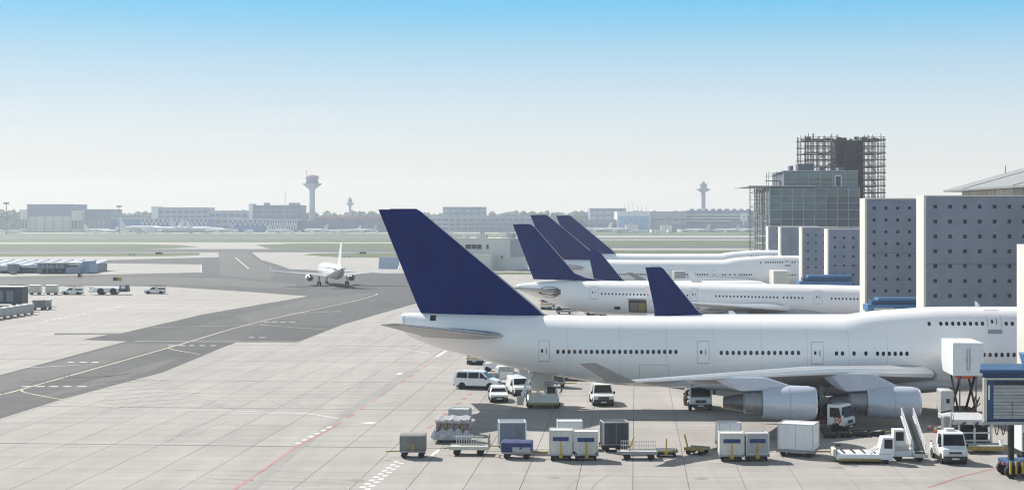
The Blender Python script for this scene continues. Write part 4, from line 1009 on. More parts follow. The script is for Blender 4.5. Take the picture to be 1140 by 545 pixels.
# --- the long twin aisle jet in the middle
fa = Frame(0.8, 268.0, 12.0, 0.0); fa.pitch = R(0.6); fa.pivot = 38.0      # the stand slopes a little
ha = tube_hull(75.0, 2.82, 4.60)
wa = []; da = []
def arow(px0, px1, n, py0, py1):
    for i in range(n):
        f = i / max(1, n - 1); px = px0 + (px1 - px0) * f; s = fa.s(px, -2.7); wa.append((s, 5.36))
arow(669.5, 765, 25, 326, 329); arow(796.7, 865, 18, 329, 331); arow(872, 893, 6, 331, 331); arow(925.6, 942, 5, 332, 332); arow(946.5, 970, 7, 332, 333)
for (a, b) in [(656, 665.5), (768.5, 776), (905.7, 915)]: da.append((fa.s(a, -2.7), fa.s(b, -2.7), 4.45, 6.58))
fina = []
for (yy, lp, tp, th) in [(312.5, 676, 593.5, .7), (309, 653, 592.5, .8), (304, 640, 590.5, .8), (252.5, 594.5, 570.8, .65), (249.3, 589.5, 569.6, .55)]:
    le, te = fa.s(lp), fa.s(tp); fina.append((le, le - te, fa.z(yy, le), th))
A_LE = fa.s(880, -2.7)
def awing(f):
    t_ = 2.6 + f * (31.0 - 2.6); le = A_LE - 16.5 * f; ch = 12.5 - (12.5 - 7.2) * f / .33 if f < .33 else 7.2 - (7.2 - 2.6) * (f - .33) / .67
    return (le, ch, t_, 3.3 + 2.5 * f, .95 - .25 * f, .04 - .04 * f)
wga = [(A_LE + .3, 12.9, 1.6, 3.25, .95, .04)] + [awing(f) for f in (0, .17, .33, .55, .78, 1)]
def cargo_bay(root):
    sa, sb = fa.s(699.5, -2.6), fa.s(719.5, -2.6)
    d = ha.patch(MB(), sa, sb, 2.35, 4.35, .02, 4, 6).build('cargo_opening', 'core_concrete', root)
    for (a, b) in ((.08, .5), (.54, .94)): ha.patch(MB(), sa + (sb - sa) * a, sa + (sb - sa) * b, 2.5, 4.0, .03, 2, 4).build('cargo_container', 'yellow_dirty' if a > .3 else 'tarp_grey', d)
    mb = MB(); y = -ha.half(sa, 4.35); mb.hexa([(sa, y, 4.36), (sb, y, 4.36), (sb, y - 1.6, 4.75), (sa, y - 1.6, 4.75), (sa, y, 4.46), (sb, y, 4.46), (sb, y - 1.6, 4.85), (sa, y - 1.6, 4.85)]); mb.build('cargo_door', 'plane_white', d)
    return d
def a_belly(root):
    mb = MB(); rings = []
    for i in range(11):
        f = i / 10; s = A_LE - 16 + 22 * f; e = math.sin(math.pi * f) ** .5 if 0 < f < 1 else .02
        rings.append([(s, (2.2 + .9 * e) * math.cos(q), 2.9 + (.5 + 1.2 * e) * math.sin(q)) for q in [2 * math.pi * k / 20 for k in range(20)]])
    mb.loft(rings); return mb.build('belly_fairing', 'plane_grey', root, smooth=True, sharp=60)
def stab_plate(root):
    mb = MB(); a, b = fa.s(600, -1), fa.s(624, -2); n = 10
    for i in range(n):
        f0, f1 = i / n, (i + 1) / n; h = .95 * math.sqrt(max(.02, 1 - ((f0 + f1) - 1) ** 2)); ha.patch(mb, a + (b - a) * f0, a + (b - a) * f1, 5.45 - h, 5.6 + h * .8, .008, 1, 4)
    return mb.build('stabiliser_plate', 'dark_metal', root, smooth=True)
e_in = fa.s(834, -9.4); e_w = 37.4
speca = dict(wing=wga, winglet=[(A_LE - 16.5, 2.6, 31.0, 5.8), (A_LE - 17.6, 1.9, 31.5, 6.4), (A_LE - 19.2, 1.1, 32.2, 8.0)], winglet_mat='plane_white', fin=fina, fin_mat='blue_fin',
    stab=[(fa.s(624, -1.5), 6.6, .9, 5.5), (fa.s(620, -2.2), 6.2, 2.0, 5.6), (fa.s(583, -10.8), 2.4, 10.8, 6.4)], doors=da, windows=wa, win=(.26, .36),
    engines=[(e_in, 9.4, 2.35, 2.5, 4.2, 1.7, awing(.24)[3]), (e_in - 7.2, 19.2, 2.75, 2.5, 4.2, 1.7, awing(.58)[3])], gear=[(38, -5.3, .68, 2, 3.2), (38, 5.3, .68, 2, 3.2), (37.4, 0, .6, 2, 2.2), (68, 0, .52, 1, 2.3)],
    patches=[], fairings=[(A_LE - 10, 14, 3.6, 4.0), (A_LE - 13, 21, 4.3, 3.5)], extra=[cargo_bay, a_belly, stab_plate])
speca['patches'] += [(fa.s(683.5, -2.5), fa.s(690, -2.5), 2.75, 3.3, 'black', 'hatch')]
wide = airliner('wide_body_airliner', 'long white twin aisle jet with blue tail and open cargo door, second row', None, fa, ha, speca, 0)
wide.rotation_euler = (0, fa.pitch, -fa.a); wide.location.z = fa.pivot * math.sin(fa.pitch)
# --- narrow bodies
def narrow(label, group, rx, ry, deg, semi, fin_mat, cowl, windows=True):
    f = Frame(rx, ry, deg, 16.5); h = tube_hull(37.6, 2.0, 3.95)
    def w(k):
        t_ = 1.9 + k * (semi - 1.9); le = 22.2 - 8.6 * k * semi / 17; ch = 6.6 - 2.9 * k / .37 if k < .37 else 3.7 - 2.2 * (k - .37) / .63
        return (le, ch, t_, 2.75 + 1.55 * k, .95 - .25 * k, .05 - .04 * k)
    ws = [(8.5 + .53 * i, 4.45) for i in range(44)] if windows else []
    spec = dict(wing=[(22.5, 6.9, 1.0, 2.7, .95, .05)] + [w(k) for k in (0, .18, .37, .7, 1)], winglet=[(w(1)[0], 1.5, semi, w(1)[3]), (w(1)[0] - .5, 1.2, semi + .08, w(1)[3] + .5), (w(1)[0] - 1.2, .7, semi + .15, w(1)[3] + 1.2)], winglet_mat='plane_white',
        fin=[(9.4, 7.9, 5.55, .7), (7.4, 5.9, 6.1, .85), (6.9, 5.4, 6.6, .85), (2.7, 2.3, 11.7, .6), (2.3, 2.0, 11.95, .5)], fin_mat=fin_mat, stab=[(6.2, 4.0, .6, 4.9), (5.7, 3.6, 1.4, 5.0), (2.4, 1.5, 6.2, 5.55)],
        engines=[(23.3, 5.75, 2.05, 2.1, 2.6, 1.5, w(.27)[3])], gear=[(16.4, -3.8, .58, 1, 2.6), (16.4, 3.8, .58, 1, 2.6), (29.0, 0, .4, 1, 2.2)],
        doors=[(7.4, 8.2, 3.55, 5.3), (32.2, 33.0, 3.55, 5.3)] if windows else [], windows=ws, win=(.25, .34), cowl=cowl,
        patches=[], extra=[])
    def apu(root): return MB().lathe([(.02, .02), (.02, .24), (-.12, .26), (-.14, .2)], 'x', 12, (0.0, 0, 3.95 + 2.0 * .51)).build('exhaust', 'black', root)
    spec['extra'].append(apu)
    return airliner('narrow_body_airliner', label, group, f, h, spec, 0)
narrow('small white airliner seen from behind on the taxiway, wings spread', None, -48.6 - 16.4 * 0 - .0, 427.0, -(90 + 14.6), 17.2, 'plane_white', 'plane_white', False)
narrow('airliner whose blue tail shows between nearest jumbo and twin aisle jet', None, PX(718, 200) - .3 + 16.5, 200.0, 0, 14.6, 'blue_fin', 'plane_white', False)
narrow('airliner whose small blue tail shows behind the twin aisle jet', None, PX(654, 309) - .3 + 16.5, 309.0, 0, 14.0, 'blue_fin', 'plane_white', False)
# ------------------------------------------------------------------ ground vehicles
def wheel(parent, x, y, r, w=.22, m='tyre', hub='alu', side=1):
    o = MB().lathe([(-w / 2, r * .55), (-w / 2, r * .92), (-w * .3, r), (w * .3, r), (w / 2, r * .92), (w / 2, r * .55)], 'y', 16, (0, 0, 0)).build('wheel', m, parent, smooth=True, loc=(x, y, r))
    MB().lathe([(side * w * .40, r * .55), (side * w * .46, r * .5), (side * w * .30, r * .12)], 'y', 12).build('hub', hub, o, smooth=True)
    return o
def wheels4(t, xs, hw, r, w=.22, hub='alu'):
    for x in xs:
        for s in (-1, 1): wheel(t, x, s * (hw - w / 2 + .01), r, w, hub=hub, side=s)
def road_vehicle(name, label, cat, loc, rz, W, prof, belt, inset, wheel_x, wr, sides, front, rear=None, body='car_white', bump_z=(.30, .55), group=None, stripe=None, lamps=(.62, .78), grille=(.45, .60), dark_front=False):
    """prof: closed side outline (x forward, z). above belt the sides lean in by inset"""
    t = thing(name, label, cat, (*loc, 0), rz, group); H_ = max(p[1] for p in prof)
    def hw(z): return W / 2 if z <= belt else W / 2 - inset * (z - belt) / (H_ - belt)
    mb = MB(); n = len(prof)
    A = [(p[0], -hw(p[1]), p[1]) for p in prof]; B = [(p[0], hw(p[1]), p[1]) for p in prof]
    mb.add(A + B, [tuple(range(n)), tuple(range(2 * n - 1, n - 1, -1))] + [(i, n + i, n + (i + 1) % n, (i + 1) % n) for i in range(n)])
    body_o = mb.build('body', body, t, bevel=.06, segs=3)
    xf, xr = max(p[0] for p in prof), min(p[0] for p in prof)
    for poly in sides:
        for s in (-1, 1):
            q = [(x, s * (hw(z) + .012), z) for x, z in poly]; q2 = [(x, s * (hw(z) - .02), z) for x, z in poly]; k = len(q)
            MB().add(q + q2, [tuple(range(k)), tuple(range(2 * k - 1, k - 1, -1))] + [(i, (i + 1) % k, k + (i + 1) % k, k + i) for i in range(k)]).build('side_window', 'glass', t)
    def screen(nm, a, b, mg=.10):
        d = Vector((b[0] - a[0], 0, b[1] - a[1])).normalized(); nrm = Vector((d.z, 0, -d.x)) * .014
        ya, yb = hw(a[1]) - mg, hw(b[1]) - mg
        P_ = [Vector((a[0], -ya, a[1])), Vector((a[0], ya, a[1])), Vector((b[0], yb, b[1])), Vector((b[0], -yb, b[1]))]
        MB().hexa([p - nrm for p in P_] + [p + nrm for p in P_]).build(nm, 'glass', t)
    screen('windscreen', *front)
    if rear: screen('rear_window', *rear)
    MB().box(xf - .10, xf + .05, -W / 2 + .04, W / 2 - .04, bump_z[0], bump_z[1]).build('bumper', 'bumper', t, bevel=.03)
    MB().box(xr - .05, xr + .10, -W / 2 + .04, W / 2 - .04, bump_z[0], bump_z[1]).build('bumper', 'bumper', t, bevel=.03)
    def xface(z):
        best = None
        for i in range(n):
            a, b = prof[i], prof[(i + 1) % n]
            if (a[1] - z) * (b[1] - z) <= 0 and a[1] != b[1]:
                x = a[0] + (b[0] - a[0]) * (z - a[1]) / (b[1] - a[1]); best = x if best is None else max(best, x)
        return best if best is not None else xf
    zl = sum(lamps) / 2; xl = xface(zl)
    for s in (-1, 1):
        MB().box(xl - .12, xl + .012, s * (W / 2 - .22) - .17, s * (W / 2 - .22) + .17, lamps[0], lamps[1]).build('headlight', 'headlight', t, bevel=.02)
        MB().box(xr - .012, xr + .06, s * (W / 2 - .12) - .08, s * (W / 2 - .12) + .08, belt - .32, belt - .05).build('tail_light', 'lamp_red', t)
        MB().box(front[0][0] - .32, front[0][0] - .14, s * (W / 2 + .10) - .09, s * (W / 2 + .10) + .09, belt - .02, belt + .22).build('mirror', 'bumper', t, bevel=.03)
    zg = sum(grille) / 2; xg = xface(zg); MB().box(xg - .1, xg + .014, -W * .26, W * .26, grille[0], grille[1]).build('grille', 'bumper', t)
    MB().box(xf + .052, xf + .065, -.26, .26, bump_z[0] + .07, bump_z[0] + .18).build('number_plate', 'plate', t)
    MB().box(xr - .065, xr - .052, -.26, .26, bump_z[0] + .07, bump_z[0] + .18).build('number_plate', 'plate', t)
    MB().box(xr + .25, xf - .25, -W / 2 + .12, W / 2 - .12, .16, .32).build('underbody', 'black', t)
    for x in wheel_x:
        for s in (-1, 1):
            MB().lathe([(0, wr * 1.16), (s * .02, wr * 1.16)], 'y', 16, (x, s * (W / 2 - .006), wr)).build('wheel_arch', 'black', t)
            wheel(t, x, s * (W / 2 - .09), wr, .22, side=s)
    if stripe: 
        for s in (-1, 1): MB().box(xr + .1, xf - .3, s * (W / 2 + .008) - .006, s * (W / 2 + .008) + .006, stripe[1], stripe[2]).build('stripe', stripe[0], t)
        MB().box(xr - .016, xr - .006, -W / 2 + .05, W / 2 - .05, stripe[1], stripe[2]).build('stripe', stripe[0], t)
    return t
def at(px, py, back=0.0):
    x, y = G(px, py); y2 = y + back; return (PX(px, y2), y2)
CAMERA_WARD = R(-90)
# people carrier, side on
mini_prof = [(-2.38, .35), (2.36, .35), (2.40, .72), (2.28, .92), (1.45, 1.14), (.75, 1.80), (.45, 1.90), (-1.9, 1.92), (-2.22, 1.80), (-2.40, 1.05)]
road_vehicle('people_carrier', 'white people carrier parked side on below the jumbo tail', 'van', at(532, 433, .9), R(-14), 1.92, mini_prof, 1.08, .22, (-1.5, 1.55), .34,
    [[(.42, 1.18), (1.15, 1.18), (.66, 1.70), (.42, 1.74)], [(-.82, 1.18), (.32, 1.18), (.32, 1.76), (-.82, 1.76)], [(-2.12, 1.22), (-.94, 1.18), (-.94, 1.76), (-2.0, 1.74)]], ((1.40, 1.18), (.80, 1.76)), ((-2.36, 1.2), (-2.25, 1.72)), lamps=(.72, .90), grille=(.66, .80))
sedan = [(-2.05, .32), (2.02, .32), (2.08, .62), (1.95, .80), (1.05, .95), (.40, 1.40), (.1, 1.46), (-1.2, 1.46), (-1.75, 1.25), (-2.08, .98)]
def sedan_car(label, loc, rz, stripe=None, group=None):
    return road_vehicle('car', label, 'car', loc, rz, 1.76, sedan, .92, .20, (-1.3, 1.3), .30, [[(-.1, .99), (.85, .99), (.34, 1.36), (-.1, 1.38)], [(-1.3, .99), (-.2, .99), (-.2, 1.38), (-1.2, 1.38)]], ((1.0, 1.0), (.42, 1.36)), ((-2.0, 1.05), (-1.45, 1.36)), stripe=stripe, lamps=(.60, .74), grille=(.50, .62), group=group)
sedan_car('small white hatchback facing the camera before the people carrier', at(554.5, 448, 2.0), CAMERA_WARD + R(4))
estate = [(-2.25, .32), (2.1, .32), (2.15, .65), (2.0, .82), (1.05, .98), (.45, 1.45), (.1, 1.52), (-1.85, 1.50), (-2.12, 1.25), (-2.25, .98)]
road_vehicle('car', 'white estate car with orange rear stripe, seen from behind', 'car', at(529, 405.5, 2.0), R(88), 1.9, estate, .95, .22, (-1.35, 1.35), .31, [[(-1.8, 1.0), (.9, 1.0), (.38, 1.4), (-1.7, 1.4)]], ((1.0, 1.02), (.46, 1.4)), ((-2.24, 1.05), (-2.13, 1.42)), stripe=('yellow', .70, .84))
small_van = [(-2.05, .34), (1.95, .34), (2.02, .70), (1.88, .92), (1.25, 1.10), (.70, 1.72), (.4, 1.82), (-1.95, 1.84), (-2.06, 1.0)]
road_vehicle('delivery_van', 'small white van with black bumper beside the stair truck', 'van', at(577, 441, 1.9), CAMERA_WARD + R(14), 1.78, small_van, 1.05, .2, (-1.3, 1.3), .32, [[(.25, 1.12), (1.05, 1.12), (.60, 1.62), (.25, 1.66)]], ((1.2, 1.16), (.74, 1.68)), None, bump_z=(.28, .72), lamps=(.74, .92), grille=(.55, .72))
transit = [(-2.6, .38), (2.42, .38), (2.50, .78), (2.36, 1.0), (1.85, 1.20), (1.20, 1.98), (.9, 2.08), (-2.55, 2.10), (-2.62, 1.1)]
road_vehicle('transit_van', 'white van facing the camera beside the raised wingtip', 'van', at(669.5, 452, 2.4), CAMERA_WARD + R(2), 2.0, transit, 1.15, .2, (-1.7, 1.6), .36, [[(.55, 1.22), (1.6, 1.22), (1.08, 1.86), (.55, 1.9)]], ((1.80, 1.28), (1.26, 1.92)), None, bump_z=(.30, .68), lamps=(.78, 1.0), grille=(.70, .92))
sedan_car('white car half hidden under the jumbo rear belly', at(641, 424, 1.5), R(0))
# ramp utility truck
util = [(-2.2, .42), (2.05, .42), (2.15, .80), (2.12, 1.10), (1.75, 1.28), (1.38, 2.20), (1.1, 2.28), (-.2, 2.28), (-.4, 1.2), (-2.2, 1.1)]
t = road_vehicle('utility_truck', 'white boxy utility truck facing the camera beside the cargo loader', 'truck', at(1056, 517, 2.1), CAMERA_WARD + R(-2), 1.80, util, 1.25, .12, (-1.5, 1.4), .36, [[(.3, 1.32), (1.4, 1.32), (1.18, 2.1), (.3, 2.1)]], ((1.72, 1.36), (1.42, 2.12)), None, bump_z=(.32, .62), lamps=(.78, .96), grille=(.80, .95))
MB().box(-.1, .6, -.35, .35, 2.285, 2.45).build('beacon_bar', 'white_paint', t, bevel=.04); MB().box(2.16, 2.18, -.55, .55, .64, .76).build('trim_bar', 'alu', t)

def pickup(label, loc, rz, rack=True, group=None):
    prof = [(-2.5, .45), (2.3, .45), (2.38, .80), (2.25, 1.0), (1.2, 1.08), (.65, 1.66), (.35, 1.74), (-.35, 1.74), (-.5, 1.1), (-2.5, 1.05)]
    t = road_vehicle('pickup', label, 'pickup', loc, rz, 1.8, prof, 1.05, .2, (-1.6, 1.5), .36, [[(-.25, 1.12), (.95, 1.12), (.56, 1.62), (-.25, 1.64)]], ((1.14, 1.12), (.68, 1.62)), None, lamps=(.7, .86), grille=(.6, .75), group=group)
    if rack:
        for x in (-2.4, -1.4, -.5):
            for s in (-1, 1): MB().bar((x, s * .82, 1.05), (x, s * .82, 1.95), .07).build('rack_post', 'scaffold', t)
        for s in (-1, 1): MB().bar((-2.45, s * .82, 1.95), (1.6, s * .82, 1.98), .07).build('rack_rail', 'scaffold', t)
        MB().box(-2.3, -.9, -.7, .7, 1.06, 1.5).build('load', 'tarp_grey', t, bevel=.05)
    return t
pickup('pickup with roof rack alone on the apron, right of the tug', at(172.5, 327, 1), R(180))
pickup('pickup with roof rack between pale carts and the tug', at(80.5, 328, 1), R(178))
# heavy pushback tug
t = thing('pushback_tug', 'long low white aircraft tug with big wheels and dark cab', 'tug', (*at(123.5, 328, 1.5), 0), R(0))
MB().prism([(-4.2, .55), (2.2, .55), (2.2, 1.55), (1.0, 1.72), (-3.6, 1.72), (-4.3, 1.2)], -1.5, 1.5).build('body', 'white_paint', t, bevel=.12)
MB().prism([(2.25, .7), (4.3, .7), (4.25, 1.4), (3.95, 2.35), (2.4, 2.35)], -1.4, 1.4).build('cab', 'container_dark', t, bevel=.08)
for s in (-1, 1): MB().box(2.7, 3.8, s * 1.41 - .02, s * 1.41 + .02, 1.45, 2.15).build('side_window', 'headlight', t)
for x in (-2.1, .9):
    for s in (-1, 1): wheel(t, x, s * 1.35, .82, .5, hub='container_grey', side=s)
MB().box(-5.2, -4.2, -.6, .6, .5, .9).build('tow_hitch', 'white_paint', t); MB().bar((-5.1, 0, .9), (-4.6, 0, 1.7), .15).build('tow_lever', 'steel', t); MB().bar((-5.3, .2, 1.7), (-4.3, .2, 1.5), .15).build('tow_lever', 'steel', t)

# ---------------- dollies, carts and containers
def dolly(label, loc, rz, L=2.6, W=1.7, handle='yellow', deck='steel', group='baggage dollies in the front row', up=True, wr=.22, h=.50):
    t = thing('dolly', label, 'dolly', (*loc, 0), rz, group)
    d = MB(); d.box(-L / 2, L / 2, -W / 2, W / 2, h - .12, h - .02); d.build('deck', deck, t, bevel=.02)
    for s in (-1, 1): MB().box(-L / 2 - .04, L / 2 + .04, s * W / 2 - .05, s * W / 2 + .05, h - .16, h + .06).build('side_rail', deck, t)
    for k in range(5): MB().tube((-L / 2 + (k + .5) * L / 5, -W / 2 + .1, h - .02), (-L / 2 + (k + .5) * L / 5, W / 2 - .1, h - .02), .05, n=6).build('roller', 'steel', t)
    for x in (-L * .34, L * .34):
        for s in (-1, 1): wheel(t, x, s * (W / 2 - .18), wr, .16, hub='steel', side=s)
        MB().box(x - .06, x + .06, -W / 2 + .2, W / 2 - .2, wr - .05, h - .13).build('axle', 'black', t)
    if up:
        MB().bar((L / 2, 0, h - .1), (L / 2 + .30, 0, h + .95), .10).build('drawbar', handle, t); MB().box(L / 2 - .05, L / 2 + .10, -.13, .13, h - .25, h + .02).build('drawbar_hinge', handle, t)
    else:
        MB().bar((L / 2, 0, h - .15), (L / 2 + 1.3, 0, .42), .09).build('drawbar', handle, t)
    return t
def container(label, loc, rz, L, W, H_, m, z=.52, band=False, slope=0, rails='alu', window=False, cat='container', group='containers in the front row'):
    """L along x, the long front faces -y before turning"""
    t = thing('cargo_container', label, cat, (*loc, z), rz, group)
    if slope:
        b = MB(); b.prism([(-L / 2, slope), (-L / 2 + slope, 0), (L / 2 - slope, 0), (L / 2, slope), (L / 2, H_), (-L / 2, H_)], -W / 2, W / 2); b.build('body', m, t, bevel=.02)
    else: MB().box(-L / 2, L / 2, -W / 2, W / 2, 0, H_).build('body', m, t, bevel=.02)
    for s in (-1, 1):
        for q in (-1, 1): MB().box(s * L / 2 - .045, s * L / 2 + .045, q * W / 2 - .045, q * W / 2 + .045, slope + .02, H_).build('corner_post', rails, t)
        MB().box(-L / 2 - .03, L / 2 + .03, s * W / 2 - .04, s * W / 2 + .04, H_ - .02, H_ + .05).build('top_rail', rails, t)
        MB().box(s * L / 2 - .04, s * L / 2 + .04, -W / 2, W / 2, H_ - .025, H_ + .045).build('top_rail', rails, t)
        MB().box(-L / 2 + slope, L / 2 - slope, s * W / 2 - .035, s * W / 2 + .035, -.03, .08).build('bottom_rail', rails, t)
    MB().box(-.012, .012, -W / 2 - .012, -W / 2, .1, H_ - .05).build('door_seam', 'seam', t)
    for s in (-1, 1): MB().box(s * L * .27 - .012, s * L * .27 + .012, -W / 2 - .025, -W / 2 + .01, .12, H_ - .06).build('stiffener', m, t)
    if band: MB().box(-L * .36, L * .36, -W / 2 - .03, -W / 2 - .012, H_ * .56, H_ * .56 + .30).build('blue_band', 'band_blue', t)
    if window: MB().box(-L / 2 - .02, -L / 2 - .002, -.25, .25, H_ * .45, H_ * .8).build('label_plate', 'container_slate', t)
    return t
FR = 'containers in the front row'
# grey tarpaulin cart, leftmost
def cart(label, loc, rz, L, W, zb, zt_, m, cat='cart', group='tarpaulin carts', wr=.24, bow=.12, front=None):
    t = thing('baggage_cart', label, cat, (*loc, 0), rz, group)
    MB().box(-L / 2, L / 2, -W / 2, W / 2, zb - .12, zb).build('deck', 'steel', t)
    n = 8; rings = []
    for i in range(n + 1):
        x = -L / 2 + L * i / n; sag = .04 * math.sin(i * 2.1); b = bow
        rings.append([(x, -W / 2 + .03 * math.sin(i * 1.7), zb + .02), (x, -W / 2 - b + sag, zb + (zt_ - zb) * .35), (x, -W / 2 - b * .4, zt_ - .10), (x, -W / 2 + .15, zt_ + sag * .5), (x, W / 2 - .15, zt_ + sag * .4), (x, W / 2 + b * .4, zt_ - .10), (x, W / 2 + b, zb + (zt_ - zb) * .35), (x, W / 2, zb + .02)])
    c = MB(); c.loft(rings); c.build('cover', m, t, smooth=True, sharp=50)
    if front: MB().box(-L / 2 - .06, -L / 2 - .005, -W / 2 + .08, W / 2 - .1, zb + .02, zt_ - .1).build('end_flap', front, t)
    for x in (-L * .33, L * .33):
        for s in (-1, 1): wheel(t, x, s * (W / 2 - .12), wr, .15, hub='steel', side=s)
    MB().bar((L / 2, 0, zb - .1), (L / 2 + 1.1, 0, .4), .08).build('drawbar', 'yellow_dirty', t)
    return t
t = cart('grey tarpaulin cart standing alone left of the front row', at(460, 510, .9), R(180), 1.95, 1.5, .55, 1.78, 'tarp_grey')
MB().box(-.15, .15, .84, .90, .6, 1.15).build('placard', 'yellow_dirty', t)
# wrapped cargo pallet and its neighbours
t = thing('cargo_pallet', 'plastic wrapped cargo pallet with mixed freight behind the railed cart', 'cargo pallet', (*at(505, 493, 1.2), 0), R(-2))
MB().box(-1.6, 1.5, -1.1, 1.1, .25, .42).build('pallet_base', 'alu', t)
for s in (-1, 1):
    for x in (-1.0, 1.0): wheel(t, x, s * .9, .16, .14, side=s)
rings = []
for i in range(13):
    a = -1.35 + 2.65 * i / 12
    h = 1.85 + .07 * math.sin(i * 2.3); rings.append([(a, -1.05 + .06 * math.sin(i * 3.1), .43), (a + .03, -1.08, 1.0 + .1 * math.sin(i)), (a, -.95, h - .1), (a, -.75, h), (a, .8, h + .03), (a, 1.0, h - .15), (a, 1.05, .43)])
MB().loft(rings).build('freight', 'cargo_mixed', t, smooth=True)
def sheet_wrap(pts, nm, m_):
    mb = MB(); n = len(pts); mb.add(pts + [(p[0], p[1] + .05, p[2] - .02) for p in pts], [tuple(range(n)), tuple(range(2 * n - 1, n - 1, -1))]); mb.build(nm, m_, t)
rings = []
for i in range(15):
    a = -1.72 + 3.2 * i / 14; f = math.sin(math.pi * i / 14)
    zt2 = .62 + .42 * abs(math.sin(i * 1.1 + .5)) + .25 * f; rings.append([(a, -1.45 - .1 * math.sin(i * 2), .44), (a, -1.38, .60 + .1 * math.sin(i * 1.9)), (a + .04, -1.16, zt2), (a, -1.06, zt2 * .9), (a, -1.04, .44)])
MB().loft(rings).build('loose_wrap', 'wrap', t, smooth=True)
rings = [[(-1.40 + 2.75 * i / 12, -1.0, 1.86 + .07 * math.sin(i * 2.3)), (-1.40 + 2.75 * i / 12, -1.13, 1.72 + .06 * math.sin(i)), (-1.40 + 2.75 * i / 12, -1.10, 1.60), (-1.40 + 2.75 * i / 12, .95, 1.90 + .05 * math.sin(i * 1.4)), (-1.40 + 2.75 * i / 12, .95, 1.97 + .05 * math.sin(i * 1.4))] for i in range(13)]
MB().loft(rings).build('top_wrap', 'wrap', t, smooth=True)
for x in (-.5, .75): MB().box(x - .05, x + .05, -1.16, -1.13, .5, 1.75).build('strap', 'yellow_dirty', t)
for k in range(5): MB().bar((-1.2 + k * .55, -1.14, .9), (-.9 + k * .55, -1.14, 1.6), .05).build('strap', 'black', t)
container('grey blue container standing behind the wrapped cargo pallet', at(512, 484, 1.0), R(-10), 1.6, 1.5, 1.75, 'container_grey', .35, group=FR)
dolly('dolly under the container behind the wrapped pallet', at(512, 484, 1.0), R(170), 1.7, 1.5, up=False, h=.35, wr=.14)
# railed flat cart
t = thing('flat_cart', 'low flat cart with slatted end rail, between wrapped pallet and blue cart', 'cart', (*at(523, 507, .8), 0), R(-3))
MB().box(-1.5, 1.5, -.75, .75, .52, .64).build('deck', 'alu', t, bevel=.02)
for s in (-1, 1): MB().box(-1.55, 1.55, s * .76 - .04, s * .76 + .04, .44, .70).build('side_rail', 'cream', t)
for x in (-.95, .85):
    for s in (-1, 1): wheel(t, x, s * .6, .27, .2, hub='steel', side=s)
for k in range(11): MB().box(-1.1 + k * .19, -1.04 + k * .19, .70, .76, .68, 1.25).build('slat', 'cream' if k % 2 else 'alu', t)
MB().box(-1.2, 1.0, .68, .78, 1.25, 1.32).build('rack_rail', 'alu', t)
for s in (-.7, .7): MB().bar((1.48, s, .6), (1.48, s, 1.5), .09).build('end_post', 'steel', t)
MB().bar((1.48, -.7, 1.1), (1.48, .7, 1.1), .07).build('end_rail', 'steel', t)
MB().bar((-1.5, -.3, .55), (-2.0, -.3, .5), .09).build('drawbar', 'yellow_dirty', t)
# slate container + blue covered cart
container('tall slate container with white frame behind the blue cart', at(570, 503, 1.0), R(3), 2.05, 1.8, 1.75, 'container_slate', .52, rails='white_paint', window=True, group=FR)
dolly('dolly under the tall slate container', at(570, 503, 1.0), R(183), 2.1, 1.7, up=False)
t = cart('cart under dark blue tarpaulin with yellow end flap', at(576, 511, .8), R(-6), 2.25, 1.45, .52, 1.32, 'tarp_blue', front='yellow', bow=.06)
MB().box(-.3, 1.1, -.80, -.74, .54, .92).build('side_board', 'container_grey', t)
MB().bar((1.1, 0, .45), (2.9, .1, .5), .09).build('tow_bar', 'yellow_dirty', t)
# cream containers with blue band
for (px, py, w, h, lab, dk) in [(624.5, 513, 1.65, 1.72, 'cream container with blue band, left of two near the middle', 'left'), (652, 513, 1.75, 1.62, 'cream container with blue band, right of two near the middle', 'right'),
                            (813.5, 514, 1.75, 1.55, 'cream container with blue band, left of two beside empty dolly', 'left'), (841.5, 513.5, 1.65, 1.52, 'cream container with blue band, right of two beside empty dolly', 'right')]:
    l = at(px, py, .95); container(lab, l, R(random.uniform(-3, 3)), w, 1.5, h, 'container_cream' if px < 830 else 'container_grey', .52, band=True, slope=.22 if px > 640 and px < 700 else 0, group='blue banded containers')
    dolly('dolly with yellow drawbar under the ' + lab.replace('cream container with blue band, ', '') .replace('left of two', 'left banded container').replace('right of two', 'right banded container'), l, R(-90 + random.uniform(-3, 3)), 1.65, 1.7)
for (px, py, w, lab) in [(634, 499, 1.9, 'white container behind the middle pair of banded containers'), (811, 501, 1.7, 'white container behind the banded pair beside empty dolly')]:
    l = at(px, py, .8); container(lab, l, R(2), w, 1.5, 1.6, 'white_paint', .5, group=FR); dolly('dolly under the ' + lab, l, R(92), 1.6, 1.8, up=False)
# black container, rack cart, empty dollies
l = at(684, 503, .9); container('black container with grey side on a low dolly', l, R(6), 1.95, 1.6, 1.75, 'container_dark', .52, rails='container_grey', group=FR); dolly('dolly under the black container', l, R(186), 2.1, 1.6, deck='black', up=False)
t = thing('rubbish_bag', 'dark blue bag lying before the black container', 'bag', (*at(689, 499, .1), .02)); MB().lathe([(0, .30), (.12, .42), (.42, .38), (.66, .2), (.78, .08)], 'z', 10).build('bag', 'tarp_blue', t, smooth=True)
t = thing('cage_cart', 'long low cart with wire rail and yellow drawbar, right of black container', 'cart', (*at(711, 512, .8), 0), R(-2))
MB().box(-1.35, 1.35, -.7, .7, .50, .60).build('deck', 'alu', t)
for s in (-1, 1): MB().box(-1.4, 1.4, s * .71 - .04, s * .71 + .04, .42, .64).build('side_rail', 'steel', t)
for x in (-.9, .9):
    for s in (-1, 1): wheel(t, x, s * .58, .27, .18, hub='steel', side=s)
for k in range(16): MB().bar((-1.3 + k * .174, .68, .62), (-1.3 + k * .174, .68, 1.25), .03).build('wire', 'alu', t)
